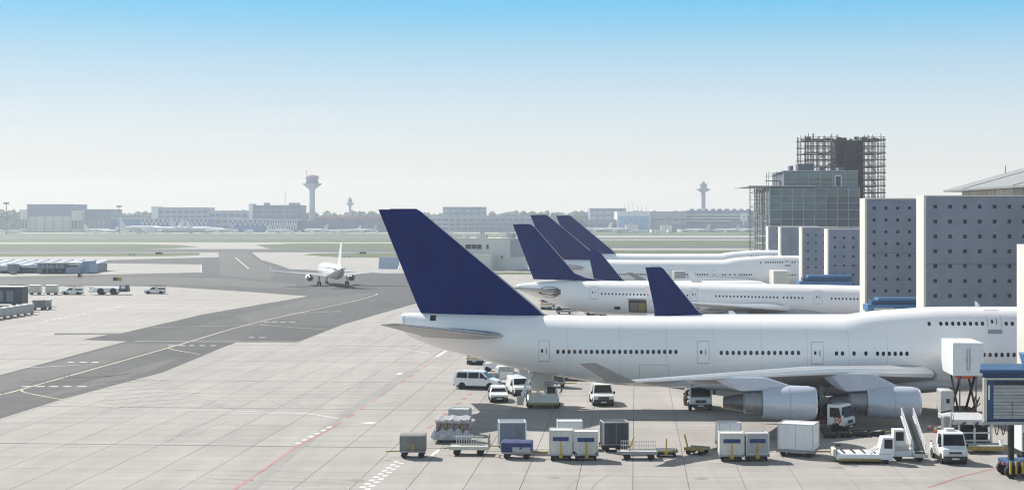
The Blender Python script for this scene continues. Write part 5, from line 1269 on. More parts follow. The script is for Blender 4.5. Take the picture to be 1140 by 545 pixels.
for z in (.9, 1.25): MB().bar((-1.32, .68, z), (1.32, .68, z), .045).build('rail', 'alu', t)
MB().bar((-.7, .0, .62), (-.35, .0, 1.65), .11).build('drawbar', 'yellow', t); MB().box(-1.6, -1.35, -.4, .4, .4, .6).build('hitch', 'steel', t)
dolly('empty dolly with cross rails right of the wire rail cart', at(741, 509, .9), R(-92), 1.5, 1.65, deck='yellow_dirty')
dolly('empty yellowish dolly standing alone between carts and banded containers', at(776, 507, .9), R(150), 1.5, 1.3, deck='yellow_dirty')
# big white container, turned
l = at(889, 509, 1.4); container('large white container turned to show its side, beside the engines', l, R(-22), 2.65, 2.3, 1.95, 'white_paint', .50, group=FR)
o = dolly('large dolly under the turned white container', l, R(-22), 2.9, 2.3, deck='steel', up=False)
for k in range(4):
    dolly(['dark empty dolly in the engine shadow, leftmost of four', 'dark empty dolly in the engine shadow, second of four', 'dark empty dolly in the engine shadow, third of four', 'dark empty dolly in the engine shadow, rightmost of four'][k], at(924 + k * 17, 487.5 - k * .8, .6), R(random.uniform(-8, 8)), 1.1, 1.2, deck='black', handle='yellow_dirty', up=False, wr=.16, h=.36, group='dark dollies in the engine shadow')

# ---------------- pallet transporter, belt loader
t = thing('pallet_transporter', 'low white pallet transporter with cab, beside the belt loader', 'transporter', (*at(961, 516, 1.1), 0), R(-3))
MB().box(-2.1, 2.0, -1.1, 1.1, .30, .72).build('chassis', 'white_paint', t, bevel=.06)
MB().box(-2.0, 1.1, -1.14, 1.14, .22, .40).build('skirt', 'yellow_dirty', t)
for k in range(4):
    for s in (-.6, .1, .8): MB().tube((-1.5 + k * .75, s, .72), (-1.5 + k * .75, s, .80), .09, n=8).build('roller', 'black', t)
MB().prism([(.95, .73), (2.05, .73), (2.05, 1.95), (1.25, 1.95)], -1.08, .25).build('cab', 'white_paint', t, bevel=.05)
MB().box(1.35, 1.95, -1.10, -1.085, 1.15, 1.82).build('side_window', 'glass', t); MB().box(2.052, 2.066, -.95, .12, 1.15, 1.82).build('rear_window', 'glass', t)
MB().bar((.3, -1.0, .75), (.95, -1.0, 1.2), .09).build('step_rail', 'white_paint', t); MB().bar((.3, -.2, .75), (.95, -.2, 1.2), .09).build('step_rail', 'white_paint', t)
MB().tube((-2.1, -.9, .5), (-2.1, -.9, 1.3), .05).build('post', 'steel', t); MB().box(-2.2, -1.8, -1.0, -.7, 1.28, 1.42).build('lamp', 'black', t, bevel=.03); MB().box(-2.35, -2.05, -.9, .6, .5, 1.05).build('end_plate', 'cream', t, bevel=.05)
for x in (-1.5, -.5, .5, 1.5):
    for s in (-1, 1): wheel(t, x, s * .95, .2, .2, side=s)
t = thing('belt_loader', 'white belt loader with raised railed conveyor and cab', 'belt loader', (*at(1010, 514, 1.2), 0), R(-4))
MB().box(-1.2, 1.1, -.95, .95, .35, .80).build('chassis', 'white_paint', t, bevel=.05)
MB().prism([(-1.15, .81), (.0, .81), (.0, 1.25), (-.25, 1.32), (-.3, 2.35), (-1.15, 2.35)], -.9, .2).build('cab', 'white_paint', t, bevel=.05)
MB().box(-1.0, -.42, -.92, -.905, 1.55, 2.2).build('side_window', 'glass', t); MB().box(-1.05, -.1, -.93, -.905, .85, 1.15).build('engine_cover', 'cream', t)
for (x, s) in ((-.8, -1), (-.8, 1), (.75, -1), (.75, 1)): wheel(t, x, s * .82, .28, .2, side=s)
# conveyor climbs away from the camera
def cv(x, f, dz=0): return (x, -1.15 + 3.8 * f, .62 + 2.3 * f + dz)
mb = MB(); mb.hexa([cv(.35, 0, -.1), cv(1.1, 0, -.1), cv(.85, 1, -.1), cv(.1, 1, -.1), cv(.35, 0, .03), cv(1.1, 0, .03), cv(.85, 1, .03), cv(.1, 1, .03)]); mb.build('conveyor_belt', 'bumper', t)
for (xa, xb) in ((.28, .03), (1.17, .92)):
    mb = MB(); mb.bar(cv(xa, 0, .02), cv(xb, 1, .02), .14); mb.build('conveyor_side', 'white_paint', t)
    MB().bar(cv(xa, .05, .55), cv(xb, 1, .65), .07).build('hand_rail', 'white_paint', t); MB().bar(cv(xa, .05, .3), cv(xb, 1, .34), .05).build('hand_rail', 'white_paint', t)
    for k in range(8): f = .05 + .95 * k / 7; MB().bar(cv(xa + (xb - xa) * f, f, 0), cv(xa + (xb - xa) * f, f, .6), .05).build('rail_post', 'white_paint', t)
MB().box(.2, 1.3, -1.35, -.95, .35, .62).build('front_bumper', 'cream', t, bevel=.04)
# ---------------- stair truck
t = thing('stair_truck', 'passenger stair truck with white stairs rising to the rear door', 'stair truck', (*at(603, 455, 1.3), 0), R(0))
MB().box(-1.35, 1.65, -1.1, 4.6, .45, .75).build('chassis', 'cream', t, bevel=.04)
MB().box(-1.25, 1.55, -1.25, -1.05, .55, 1.45).build('front_panel', 'wall_white', t, bevel=.05); MB().box(-1.3, 1.6, -1.28, -1.0, .38, .6).build('bumper', 'yellow_dirty', t, bevel=.03)
MB().box(.35, 1.5, -1.0, .5, .76, 1.4).build('cab_base', 'cream', t, bevel=.04)
for (x, y) in ((.4, -.95), (1.45, -.95), (.4, .45), (1.45, .45)): MB().bar((x, y, 1.4), (x, y, 2.35), .08).build('cab_post', 'alu', t)
MB().box(.3, 1.55, -1.05, .55, 2.35, 2.45).build('cab_roof', 'container_grey', t, bevel=.03); MB().box(.5, 1.35, -.2, .3, 1.4, 1.95).build('driver_seat', 'bumper', t, bevel=.06)
for (x, s) in ((-1.15, -.6), (1.45, -.6), (-1.15, 3.4), (1.45, 3.4)): wheel(t, x, s, .34, .25, side=(-1 if x < 0 else 1))
def st(x, f, dz=0): return (x, -.6 + 5.6 * f, .9 + 3.5 * f + dz)
for k in range(16):
    f = k / 16; p = st(0, f); MB().box(-1.1, .2, p[1], p[1] + .34, p[2], p[2] + .05).build('step', 'alu', t)
for xa in (-1.2, .28):
    mb = MB(); mb.hexa([st(xa - .04, 0, -.2), st(xa + .04, 0, -.2), st(xa + .04, 1, -.2), st(xa - .04, 1, -.2), st(xa - .04, 0, .9), st(xa + .04, 0, .9), st(xa + .04, 1, .95), st(xa - .04, 1, .95)]); mb.build('stair_side', 'white_paint' if xa < 0 else 'cream', t)
MB().bar((-2.15, -.9, .4), (-.95, .3, 3.75), .26).build('stair_beam', 'white_paint', t); MB().bar((-1.85, -.9, .5), (-.70, .3, 3.75), .12).build('stair_beam', 'white_paint', t); MB().box(-.85, .95, .25, .55, 1.9, 3.9).build('canvas_front', 'wall_white', t)
MB().box(-2.35, -1.75, -1.15, -.4, .35, 1.15).build('stabiliser_foot', 'cream', t, bevel=.05)
MB().box(-.95, 1.25, 2.2, 2.5, 1.4, 4.6).build('canvas_side', 'wall_white', t)
for (a, b) in (((-.9, 0, .8), (.3, 0, 2.2)), ((.3, 0, .8), (-.9, 0, 2.2)), ((-.9, 1.4, .8), (.9, 1.4, 3.0)), ((.9, 1.4, .8), (-.9, 1.4, 3.0))): MB().bar(a, b, .08).build('brace', 'cream', t)
MB().box(-1.0, -.3, -.95, -.6, .76, 1.25).build('tool_box', 'orange', t, bevel=.04)
MB().bar((1.6, -1.1, 1.45), (1.85, -1.2, 1.75), .05).build('mirror_arm', 'black', t); MB().box(1.78, 1.92, -1.26, -1.18, 1.6, 1.95).build('mirror', 'black', t)
# carts behind the stairs, ground power unit, tow tractor
container('flat grey container standing behind the stair truck stairs', at(584, 430, .8), R(5), 1.3, 1.3, 2.1, 'container_grey', .4, group=None)
dolly('dolly under the flat grey container behind the stairs', at(584, 430, .8), R(95), 1.3, 1.4, up=False, h=.4, wr=.16, group='dollies behind the stair truck')
container('dark trailer box seen between the stairs and the belly', at(620, 431, .8), R(0), 1.5, 1.4, 1.9, 'container_dark', .5, group=None)
dolly('dolly under the dark trailer box behind the stairs', at(620, 431, .8), R(0), 1.7, 1.4, up=False, h=.5, group='dollies behind the stair truck')
t = thing('ground_power_unit', 'pale wheeled equipment trailer behind the people carrier', 'trailer', (*at(562, 427, 1.0), 0), R(12))
MB().box(-.9, .9, -.8, .8, .45, 1.75).build('housing', 'container_grey', t, bevel=.07); MB().box(-1.9, -.95, -.7, .7, .5, 1.2).build('generator', 'steel', t, bevel=.06); MB().box(-.7, .75, -.815, -.80, .6, 1.3).build('door', 'white_paint', t)
MB().box(-.8, .8, -.7, .7, 1.76, 1.9).build('lid', 'white_paint', t, bevel=.05); MB().tube((.2, 0, 1.9), (.2, 0, 2.2), .1).build('exhaust', 'black', t)
for x in (-1.4, .6):
    for s in (-1, 1): wheel(t, x, s * .7, .28, .2, side=s)
t = thing('tow_tractor', 'white tow tractor under the fuselage, behind the equipment trailer', 'tractor', (*at(552, 414, 1.0), 0), R(170))
MB().prism([(-1.5, .4), (1.4, .4), (1.4, 1.0), (.3, 1.1), (.2, 1.3), (-1.5, 1.3)], -.75, .75).build('body', 'white_paint', t, bevel=.06)
for s in (-1, 1):
    for x in (-1.2, .0): MB().bar((x, s * .65, 1.2), (x, s * .65, 2.0), .06).build('post', 'black', t)
    for x in (-1.0, .9): wheel(t, x, s * .65, .32, .22, side=s)
MB().box(-1.3, .1, -.72, .72, 2.0, 2.08).build('roof', 'white_paint', t, bevel=.03); MB().box(-.9, -.4, -.5, .5, 1.3, 1.7).build('seat', 'bumper', t, bevel=.05)

# ---------------- trucks
def cab_truck(name, label, loc, rz, dark=False):
    t = thing(name, label, 'truck', (*loc, 0), rz)
    MB().prism([(.7, .55), (2.3, .55), (2.36, 1.15), (2.22, 1.25), (1.95, 2.25), (1.75, 2.36), (.7, 2.36)], -1.05, 1.05).build('cab', 'car_white', t, bevel=.07, segs=3)
    d = Vector((-.27, 0, 1.0)).normalized(); 
    P_ = [Vector((2.245, -.92, 1.32)), Vector((2.245, .92, 1.32)), Vector((2.01, .88, 2.16)), Vector((2.01, -.88, 2.16))]; nrm = Vector((d.z, 0, -d.x)) * .02
    MB().hexa([p - nrm for p in P_] + [p + nrm for p in P_]).build('windscreen', 'glass', t)
    for s in (-1, 1):
        dr = MB().prism([(.95, 1.30), (1.98, 1.30), (1.80, 2.1), (.95, 2.1)], s * 1.056 - .006, s * 1.056 + .006).build('side_window', 'glass', t)
        MB().box(2.362, 2.375, s * .75 - .2, s * .75 + .2, .72, .92).build('headlight', 'headlight', t)
        MB().bar((2.05, s * 1.05, 2.0), (2.25, s * 1.28, 1.9), .05).build('mirror_arm', 'black', t); MB().box(2.18, 2.26, s * 1.28 - .1, s * 1.28 + .1, 1.55, 1.95).build('mirror', 'black', t)
        MB().box(.9, 2.2, s * 1.06 - .008, s * 1.06 + .008, .58, .66).build('sill', 'bumper', t)
    MB().box(2.3, 2.42, -1.05, 1.05, .40, .66).build('bumper', 'bumper', t, bevel=.03); MB().box(2.362, 2.372, -.5, .5, .78, 1.05).build('grille', 'bumper', t); MB().box(2.425, 2.435, -.26, .26, .46, .57).build('number_plate', 'plate', t)
    MB().box(-3.6, .65, -.45, .45, .60, .80).build('chassis', 'red_dark', t); MB().box(-3.7, -3.5, -1.0, 1.0, .5, .7).build('rear_bar', 'red_dark', t)
    for s in (-1, 1): MB().box(-3.6, .6, s * .9 - .06, s * .9 + .06, .80, .95).build('flatbed_rail', 'red_dark', t)
    MB().box(-3.55, .6, -.95, .95, .86, .94).build('flatbed', 'black', t)
    for x in (-2.6, 1.5):
        for s in (-1, 1): wheel(t, x, s * .92, .44, .28, hub='steel', side=s)
    return t
t39 = cab_truck('flatbed_truck', 'white cab flatbed truck with orange number under the engines', at(918, 481, 1.6), R(-36))
def text_mesh(body, size, m_, parent, loc, rot, nm):
    c = bpy.data.curves.new('number', 'FONT'); c.body = body; c.size = size; c.align_x = 'CENTER'; c.align_y = 'CENTER'; c.extrude = .004; c.offset = .012
    tmp = bpy.data.objects.new('number_tmp', c); COL.objects.link(tmp); dg = bpy.context.evaluated_depsgraph_get(); dg.update()
    me = bpy.data.meshes.new_from_object(tmp.evaluated_get(dg)); bpy.data.objects.remove(tmp, do_unlink=True)
    me.materials.clear(); me.materials.append(MATS[m_]); o = put(nm, me, parent, loc, rot=rot); return o
text_mesh('39', .78, 'orange', t39, (1.62, -1.068, .98), (R(90), 0, 0), 'number')
t = cab_truck('service_truck', 'white cab truck with black windscreen facing camera under the wing', at(777, 457.5, 2.4), CAMERA_WARD)
for k in range(7): MB().bar((1.2 + .12 * math.sin(k), -1.25 - .1 * (k % 3), .5 + k * .2), (1.9, -1.15 - .16 * (k % 2), .7 + k * .2), .14).build('hose', 'black' if k % 3 else 'yellow_dirty', t)
MB().box(-3.3, .4, -.95, .95, .96, 2.0).build('tank', 'steel', t, bevel=.1)

# ---------------- catering truck and cargo loader at the nose
t = thing('catering_truck', 'catering truck with its white double door box raised beside the jumbo', 'truck', (*(PX(1074, 139.2), 139.2), 0), R(-5))
bx0, bx1 = -1.32, 1.32; zb_, zt2 = PZ(419, 137), PZ(382, 137)
MB().box(bx0, bx1, -1.6, 3.9, zb_, zt2).build('box_body', 'white_paint', t, bevel=.04)
for s in (-1, 1):
    d = MB().box(s * .65 - .60, s * .65 + .60, -1.64, -1.605, zb_ + .1, zt2 - .22).build('rear_door', 'white_paint', t, bevel=.01); MB().bar((s * .12, -1.67, zb_ + .5), (s * .12, -1.67, zt2 - .5), .05).build('door_bar', 'steel', d)
    MB().box(s * .16 - .09, s * .16 + .09, -1.68, -1.645, zb_ + 1.25, zb_ + 1.55).build('door_latch', 'alu', d)
    MB().bar((s * .75, -1.2, 1.0), (s * .75, 2.6, zb_ - .05), .16).build('scissor_arm', 'black', t); MB().bar((s * .62, 2.6, 1.0), (s * .62, -1.2, zb_ - .05), .16).build('scissor_arm', 'black', t)
    MB().bar((s * .7, -1.4, .9), (s * .7, -1.4, zb_), .10).build('guide_post', 'dark_metal', t)
    for y in (-.8, 3.2): wheel(t, s * .95, y, .45, .3, hub='steel', side=s)
MB().box(-1.2, 1.2, -1.5, 4.6, .70, .98).build('chassis', 'black', t); MB().box(-.9, .9, -1.0, -.2, zb_ - .28, zb_ - .02).build('lift_beam', 'orange', t)
MB().box(-2.35, -1.25, -1.6, .6, .9, 3.0).build('cab', 'alu', t, bevel=.08); MB().box(-1.9, -1.6, -1.62, -1.605, 1.9, 2.3).build('marker_plate', 'black', t)
for k in range(6): MB().bar((.3 + .2 * (k % 3), -1.0 + k * .2, 1.0), (1.1 - .25 * (k % 2), -1.3 + k * .2, 1.9 + .25 * (k % 3)), .08).build('hydraulic_hose', 'black' if k % 2 else 'red_dark', t)
t = thing('cargo_loader', 'grey scissor cargo loader with low front platform beside the jumbo', 'loader', (*at(1082, 505, 2.5), 0), R(-2))
MB().box(-1.15, 1.9, -2.3, -.5, .45, .60).build('front_platform', 'shutter', t, bevel=.03); MB().box(-1.2, 1.95, -2.36, -2.28, .25, .56).build('platform_lip', 'yellow_dirty', t)
MB().box(-1.6, 1.7, -.3, 4.5, 1.95, 2.35).build('upper_platform', 'alu', t, bevel=.04)
for x in (-1.1, .1, 1.4): MB().bar((x, -.35, .3), (x, -.35, 2.0), .16).build('post', 'alu', t)
for z in (.75, 1.35): MB().bar((-1.15, -.35, z), (1.45, -.35, z), .12).build('cross_beam', 'alu', t)
MB().box(-1.0, 1.3, .2, 4.2, .4, 1.6).build('chassis', 'black', t)
for s in (-1, 1):
    MB().bar((s * 1.2, -.1, .6), (s * 1.2, 3.8, 1.9), .16).build('scissor_arm', 'steel', t); MB().bar((s * 1.2, 3.8, .6), (s * 1.2, -.1, 1.9), .16).build('scissor_arm', 'steel', t)
    for y in (.6, 3.6): wheel(t, s * 1.15, y, .42, .3, side=s)
    MB().bar((s * 1.5, -.3, 2.35), (s * 1.5, -.3, 2.75), .06).build('rail_post', 'alu', t)
for k in range(3): MB().bar((-1.0 + k, -.45, 1.75), (-.6 + k, -.45, 2.2), .12).build('roller_arm', 'black', t)
MB().box(-2.3, -1.65, -.5, .5, .9, 2.6).build('control_stand', 'steel', t, bevel=.06); MB().bar((-2.0, -.55, 1.2), (-1.7, -.6, 2.9), .12).build('control_arm', 'cream', t); MB().bar((-2.5, -.3, 2.9), (-1.7, -.5, 3.1), .12).build('control_arm', 'black', t)
MB().box(-2.4, -1.8, -.8, -.3, .4, 1.2).build('battery_box', 'white_paint', t, bevel=.05)
MB().tube((1.75, -2.0, .55), (1.75, -1.7, .95), .14, n=10).build('guard', 'white_paint', t)
for (px, py, lab) in [(1035, 478, 'traffic cone behind the belt loader'), (1042, 481, 'traffic cone between belt loader and utility truck')]:
    t = thing('traffic_cone', lab, 'cone', (*G(px, py), 0), 0, 'traffic cones')
    MB().lathe([(.04, .16), (.6, .03)], 'z', 10).build('cone_body', 'orange', t); MB().box(-.2, .2, -.2, .2, 0, .04).build('base', 'black', t); MB().lathe([(.25, .125), (.38, .09)], 'z', 10).build('reflective_band', 'white_paint', t)
# ---------------- passenger bridge
BD = 109.0
t = thing('passenger_bridge', 'blue boarding bridge cab with grey roller shutter at the right edge', 'boarding bridge', (PX(1090, BD), BD, 0), R(0))
zb_, zt2 = PZ(468, BD), PZ(410, BD)
MB().prism([(.30, .25), (22, .25), (22, 3.6), (1.45, 3.6)], zb_, zt2 - .32, 'z').build('tunnel', 'bridge_blue', t)
MB().prism([(0, -.15), (22.3, -.15), (22.3, 3.9), (1.25, 3.9)], zt2 - .30, zt2, 'z').build('roof', 'bridge_blue', t, bevel=.04); MB().box(-.02, 22.3, -.19, -.155, zt2 - .08, zt2 + .02).build('roof_edge', 'far_lightblue', t)
MB().box(.30, .55, -.02, .22, zb_ - .05, zt2 - .65).build('portal_post', 'cream', t, bevel=.03); MB().box(.56, 8, .0, .22, zt2 - .78, zt2 - .66).build('portal_beam', 'cream', t)
sh = MB()
for k in range(10): 
    z0 = zb_ + .12 + k * .235; MB().box(1.05, 6.5, .16, .235, z0, z0 + .215).build('shutter_slat', 'shutter', t, bevel=.02)
for k in range(6): MB().box(1.15 + k * .62, 1.62 + k * .62, .12, .155, zb_ + 2.5, zb_ + 2.68).build('shutter_window', 'black', t)
for x in (2.35, 3.7): MB().box(x - .02, x + .02, .13, .16, zb_ + .15, zb_ + 1.3).build('shutter_rib', 'panel_grey', t)
MB().box(.66, .78, .12, .24, zb_ + 1.45, zb_ + 2.45).build('side_lamp', 'white_paint', t)
MB().prism([(.2, -.1), (22, -.1), (22, 3.7), (1.35, 3.7)], zb_ - .28, zb_ - .06, 'z').build('floor_beam', 'shutter', t, bevel=.03)
MB().box(2.48, 2.82, 1.2, 1.6, 1.1, zb_ - .28).build('support_column', 'black', t)
MB().box(2.1, 4.2, .3, 2.6, .85, 1.15).build('bogie_frame', 'bridge_blue', t, bevel=.05)
for (x, y) in ((2.4, .5), (3.6, .5), (2.4, 2.3), (3.6, 2.3)): wheel(t, x, y, .48, .36, hub='yellow', side=-1)
for x in (2.15, 2.55, 3.0): MB().box(x, x + .12, .05, .2, .35, 1.2).build('bogie_ladder', 'yellow', t)
MB().tube((1.75, .1, 1.05), (1.75, .35, 1.05), .1, n=10).build('beacon', 'lamp_red', t)
for k in range(2): 
    pts = [(1.2 + k * .45 + .3 * f, .4, zb_ - .28 - .75 * math.sin(math.pi * f)) for f in [i / 8 for i in range(9)]]
    mb = MB()
    for a, b in zip(pts, pts[1:]): mb.tube(a, b, .035, n=5)
    mb.build('cable', 'black', t)
mb = MB(); mb.hexa([(3.5, .6, zt2 + .02), (7, .6, zt2 + .02), (7, 2.2, zt2 + .02), (3.7, 2.2, zt2 + .02), (3.2, .4, zt2 + .95), (7.4, .4, zt2 + .95), (7.4, 2.4, zt2 + .95), (3.5, 2.4, zt2 + .95)]); mb.build('roof_unit', 'bridge_bright', t, bevel=.05)
t = thing('box_truck', 'pale box truck behind the bridge column at the right edge', 'truck', (PX(1150, 117), 117, 0), R(0))
MB().box(-1.2, 3.4, -1.1, 1.1, .9, 3.0).build('box_body', 'white_paint', t, bevel=.05); MB().box(-1.1, -.2, -1.13, -1.11, 1.0, 2.3).build('door', 'sign_green', t)
for x in (-.5, 2.4):
    for s in (-1, 1): wheel(t, x, s * .9, .42, .3, side=s)
MB().box(-1.1, 3.3, -.9, .9, .5, .88).build('chassis', 'black', t)
def blue_bridge(label, px0, px1, y0, y1, D, L):
    x0, x1 = PX(px0, D), PX(px1, D); t = thing('passenger_bridge', label, 'boarding bridge', (x0, D, 0), 0, 'far boarding bridges'); w = x1 - x0; z0, z1 = PZ(y1, D), PZ(y0, D); h = z1 - z0
    MB().box(0, w + L, 0, 3, z0, z0 + h * .5).build('tunnel', 'bridge_bright', t, bevel=.06); MB().box(w * .15, w + L, .4, 2.6, z0 + h * .5 + .01, z0 + h * .78).build('cab', 'bridge_blue', t, bevel=.05)
    MB().box(w * .35, w + L, .3, 2.7, z0 + h * .78 + .01, z1).build('roof', 'bridge_bright', t, bevel=.06); MB().box(w * .2, w * .85, -.06, -.005, z0 + h * .06, z0 + h * .24).build('shutter', 'alu', t)
    MB().tube((w * .6, 1.5, 0), (w * .6, 1.5, z0 - .01), .35, n=10).build('support_column', 'steel', t)
blue_bridge('blue boarding bridge top before the four column wall', 966, 1000, 331.5, 346, 215, 6)
blue_bridge('blue boarding bridge top before the low holed walls', 890, 919, 306, 320, 290, 5)
t = thing('catering_truck', 'pale catering box raised beside the second jumbo', 'truck', (PX(868.5, 345), 345, 0)); MB().box(-1.7, 1.7, -1.5, 4, PZ(316, 345), PZ(301, 345)).build('box_body', 'wall_white', t, bevel=.05); MB().box(-1.2, 1.2, -1, 3.5, .9, 1.4).build('chassis', 'black', t)
for s in (-1, 1):
    MB().bar((s, -1, 1.4), (s, 3, PZ(316, 345)), .2).build('scissor_arm', 'black', t)
    for y in (-.5, 3): wheel(t, s * 1.0, y, .45, .3, side=s)
t = thing('catering_truck', 'grey box truck against the side of the second jumbo', 'truck', (PX(756, 347), 347, 0)); MB().box(-1.2, 1.2, -1.5, 3, PZ(312, 347), PZ(301.5, 347)).build('box_body', 'shutter', t, bevel=.05); MB().box(-1.1, 1.1, -1, 3, .9, 1.4).build('chassis', 'black', t)
for s in (-1, 1):
    MB().bar((s, -1, 1.4), (s, 3, PZ(312, 347)), .2).build('scissor_arm', 'black', t)
    for y in (-.5, 2.4): wheel(t, s * 1.0, y, .45, .3, side=s)
# ---------------- vehicles behind the jumbo
t = road_vehicle('minibus', 'white bus with dark window and orange stripe behind the blue tail', 'bus', at(608, 344.5, 3), R(90), 2.2, [(-3, .4), (3, .4), (3, 2.5), (2.8, 2.7), (-2.9, 2.7), (-3, 2.5)], 1.4, .1, (-2, 2), .42, [[(-2.6, 1.5), (2.5, 1.5), (2.5, 2.3), (-2.6, 2.3)]], ((3.0, 1.5), (3.0, 2.4)), ((-3.0, 1.5), (-3.0, 2.4)), stripe=('yellow', 1.0, 1.25))
pickup('white pickup behind the jumbo, under the twin aisle tail', at(632, 346, 2), R(-10), False)
sedan_car('white car peeping over the jumbo roof, right of white pickup', at(664, 351.5, 2), R(-25))
container('grey box trailer right of the striped bus', at(620, 343, 3), R(0), 1.8, 2.6, 2.2, 'container_grey', .5, group=None); dolly('dolly under the grey box trailer by the bus', at(620, 343, 3), R(0), 2.0, 2.0, up=False, group=None)
dolly('low empty dolly before the white pickup', at(628, 349.5, 1), R(0), 3, 1.6, up=False, group=None)
# ---------------- left edge of the apron
for i in range(7):
    px = -14 + i * 7.6; c = cart(['nearest pale covered cart at the left edge, first of seven', 'pale covered cart at left edge, second of seven', 'pale covered cart at left edge, third of seven', 'pale covered cart at left edge, fourth of seven', 'pale covered cart at left edge, fifth of seven', 'pale covered cart at left edge, sixth of seven', 'pale covered cart at left edge, last of seven'][i], at(px, 357.5 - i * 1.25, 1.0), R(14), 1.95, 1.5, .5, 2.05, 'container_grey', group='covered carts at the left edge', bow=.02)
cart('dark open cart right of the pale cart row', at(43, 345, .8), R(8), 2.2, 1.5, .6, 2.0, 'tarp_grey', group='carts beside the left row', bow=.02)
cart('grey cart right of the dark open cart', at(53, 344.3, .8), R(8), 1.4, 1.5, .6, 2.0, 'container_grey', group='carts beside the left row', bow=.02)
cart('pale bulging cart, left of two beyond the row', at(39.5, 328, 1), R(0), 2.7, 1.6, .55, 2.35, 'cream', group='pale bulging carts', bow=.15)
cart('pale bulging cart, right of two beyond the row', at(58, 328, 1), R(0), 2.7, 1.6, .55, 2.35, 'cream', group='pale bulging carts', bow=.15)
t = thing('box_trailer', 'long dark box trailer with pale roof at the left edge', 'trailer', (*at(6, 341, 2), 0), R(-4))
MB().box(-9, 4.0, -1.3, 2.2, .5, 3.9).build('box_body', 'container_dark', t, bevel=.04); MB().box(-9.1, 4.1, -1.4, 2.3, 3.92, 4.1).build('roof', 'wall_white', t)
for k in range(5): MB().box(-8 + k * 2.2, -6.6 + k * 2.2, -1.33, -1.305, 1.0, 3.2).build('side_panel', 'container_slate', t)
for x in (-7, -5.8, 2.2):
    for s in (-1.0, 1.9): wheel(t, x, s, .45, .3, side=-1 if s < 0 else 1)
pickup('racked pickup above the dark box trailer roof', at(21, 326, 1), R(0))
# low blue apron building
LBD = 520.0
t = thing('apron_building', 'low blue roofed apron building with tapering glass end at left', 'building', (PX(48, LBD), LBD, 0))
def X_(px, d=LBD): return PX(px, d) - PX(48, LBD)
zr = PZ(292, LBD + 22)
MB().box(X_(-40), X_(90), 8, 34, 0, zr - .6).build('wall', 'container_slate', t)
mb = MB(); mb.hexa([(X_(-40), 6, zr - 1.3), (X_(92), 6, zr - 1.3), (X_(92), 36, zr + .3), (X_(-40), 36, zr + .3), (X_(-40), 6, zr - 1.0), (X_(92), 6, zr - 1.0), (X_(92), 36, zr + .6), (X_(-40), 36, zr + .6)]); mb.build('roof', 'roof_blue_grey', t)
for k in range(9): x = X_(-36 + k * 14); mb = MB(); mb.hexa([(x, 6.5, zr - .99), (x + .25, 6.5, zr - .99), (x + .25, 35.5, zr + .6), (x, 35.5, zr + .6), (x, 6.5, zr - .85), (x + .25, 6.5, zr - .85), (x + .25, 35.5, zr + .75), (x, 35.5, zr + .75)]); mb.build('roof_seam', 'container_slate', t)
MB().box(X_(40), X_(72), 1.0, 7.9, .2, 3.3).build('low_wing', 'container_slate', t); MB().box(X_(38), X_(73), .6, 8.2, 3.32, 3.6).build('low_wing_roof', 'roof_metal', t)
for k in range(4): MB().box(X_(46 + k * 6.4), X_(51 + k * 6.4), .9, .99, .3, 1.7).build('opening', 'black', t)
for k in range(6): MB().box(X_(41 + k * 5.2), X_(41.5 + k * 5.2), .85, .99, 1.8, 3.3).build('rib', 'far_white', t)
MB().box(X_(70), X_(87), 3, 12, 2.2, zr + .5).build('white_block', 'wall_white', t); MB().box(X_(72), X_(84), 2.9, 2.99, zr - 1.2, zr - .5).build('window_band', 'window_dark', t); MB().box(X_(70), X_(88), 1, 12, .1, 2.15).build('plinth', 'roof_blue_grey', t)
mb = MB(); mb.hexa([(X_(86), 1, .1), (X_(98), 2, .1), (X_(99), 12, .1), (X_(87), 14, .1), (X_(89), 3, zr + 1.0), (X_(96), 4, zr + 1.0), (X_(97), 11, zr + 1.0), (X_(90), 12, zr + 1.0)]); mb.build('glass_end', 'roof_blue_grey', t, bevel=.2)
for k in range(5): x = X_(88 + k * 2); MB().bar((x, 1.2, .3), (x + .4, 3.2, zr + .8), .18).build('glazing_bar', 'far_lightblue', t)
for (px, py, w, lab) in [(12, 304, 3.2, 'dark tanker lorry before the low blue building, left'), (27, 303.5, 4.0, 'dark flat lorry before the low blue building, right')]:
    t = thing('lorry', lab, 'truck', (*at(px, py, 1), 0)); MB().box(-w, w * .6, -1.1, 1.1, .8, 2.4).build('box_body', 'container_grey', t, bevel=.1); MB().box(w * .65, w, -1.1, 1.1, .6, 2.7).build('cab', 'container_blue', t, bevel=.1)
    for x in (-w * .7, -w * .3, w * .8):
        for s in (-1, 1): wheel(t, x, s * .95, .48, .3, side=s)
    MB().box(-w, w, -.9, .9, .45, .79).build('chassis', 'black', t)
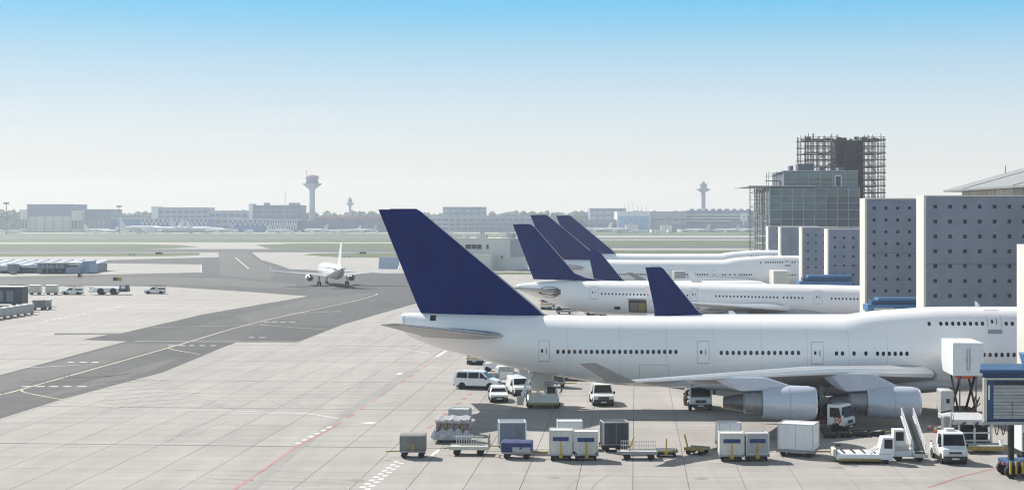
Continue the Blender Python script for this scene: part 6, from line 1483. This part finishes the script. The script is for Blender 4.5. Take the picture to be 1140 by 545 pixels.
for (px, py, lab) in [(13.5, 299, 'dark square cabin left on the low blue building forecourt'), (34, 296.5, 'dark square cabin right on the low blue building roof line')]:
    D = 516.0 if px < 20 else 548; t = thing('cabin', lab, 'cabin', (PX(px, D), D, 0)); z1 = PZ(294 if px < 20 else 291, D); MB().box(-1.5, 1.5, 0, 2.2, 1.0 if px < 20 else 0, z1).build('cabin_body', 'container_slate', t); MB().box(-1.65, 1.65, -.1, 2.3, z1 + .01, z1 + .2).build('roof', 'wall_white', t); MB().box(-1, 1, .5, 1.8, 0, .99).build('base', 'steel', t) if px < 20 else None
for (px, py, w, lab) in [(130.5, 313, 2.2, 'yellow and black taxiway sign, larger one'), (89, 309, 1.2, 'small yellow taxiway sign near the low blue building')]:
    t = thing('taxiway_sign', lab, 'sign', (*G(px, py), 0)); MB().box(-w * .55, 0, -.12, .12, .2, 1.2).build('black_panel', 'black', t); MB().box(0.005, w * .55, -.12, .12, .2, 1.2).build('yellow_panel', 'yellow', t)
    for x in (-w * .4, w * .4): MB().box(x - .06, x + .06, -.06, .06, 0, .2).build('leg', 'black', t)
for (px, py) in [(147, 284.5), (177, 283.5), (386, 286.5), (404, 283)]:
    t = thing('runway_box', {147: 'small pale runway box at the grass edge, left', 177: 'dark low runway sign by the taxiway corner', 386: 'small pale runway box behind the taxiing airliner', 404: 'dark low runway sign right of the taxiing tail'}[px], 'sign', (*G(px, py), 0))
    MB().box(-1.7, 1.7, -.2, .2, .4, 1.3).build('panel', 'black' if px in (177, 404) else 'far_white', t)
    for x in (-1.2, 1.2): MB().box(x - .15, x + .15, -.1, .1, 0, .39).build('leg', 'black', t)

# ------------------------------------------------------------------ the air between
hz = MB().box(-1520, 1720, -80, 3270, -2.0, 92.0)
me = hz.mesh('haze', 'white_paint'); me.materials.clear()
hm = bpy.data.materials.new('haze_air'); hm.use_nodes = True; nt = hm.node_tree; nt.nodes.clear()
out = nt.nodes.new('ShaderNodeOutputMaterial'); pv = nt.nodes.new('ShaderNodeVolumePrincipled')
pv.inputs['Color'].default_value = (0.84, 0.92, 1.0, 1); pv.inputs['Density'].default_value = 0.00014; pv.inputs['Anisotropy'].default_value = 0.25
nt.links.new(pv.outputs[0], out.inputs['Volume']); me.materials.append(hm)
o = put('haze', me); tag(o, 'pale bluish haze over the whole airfield', 'haze', kind='stuff')
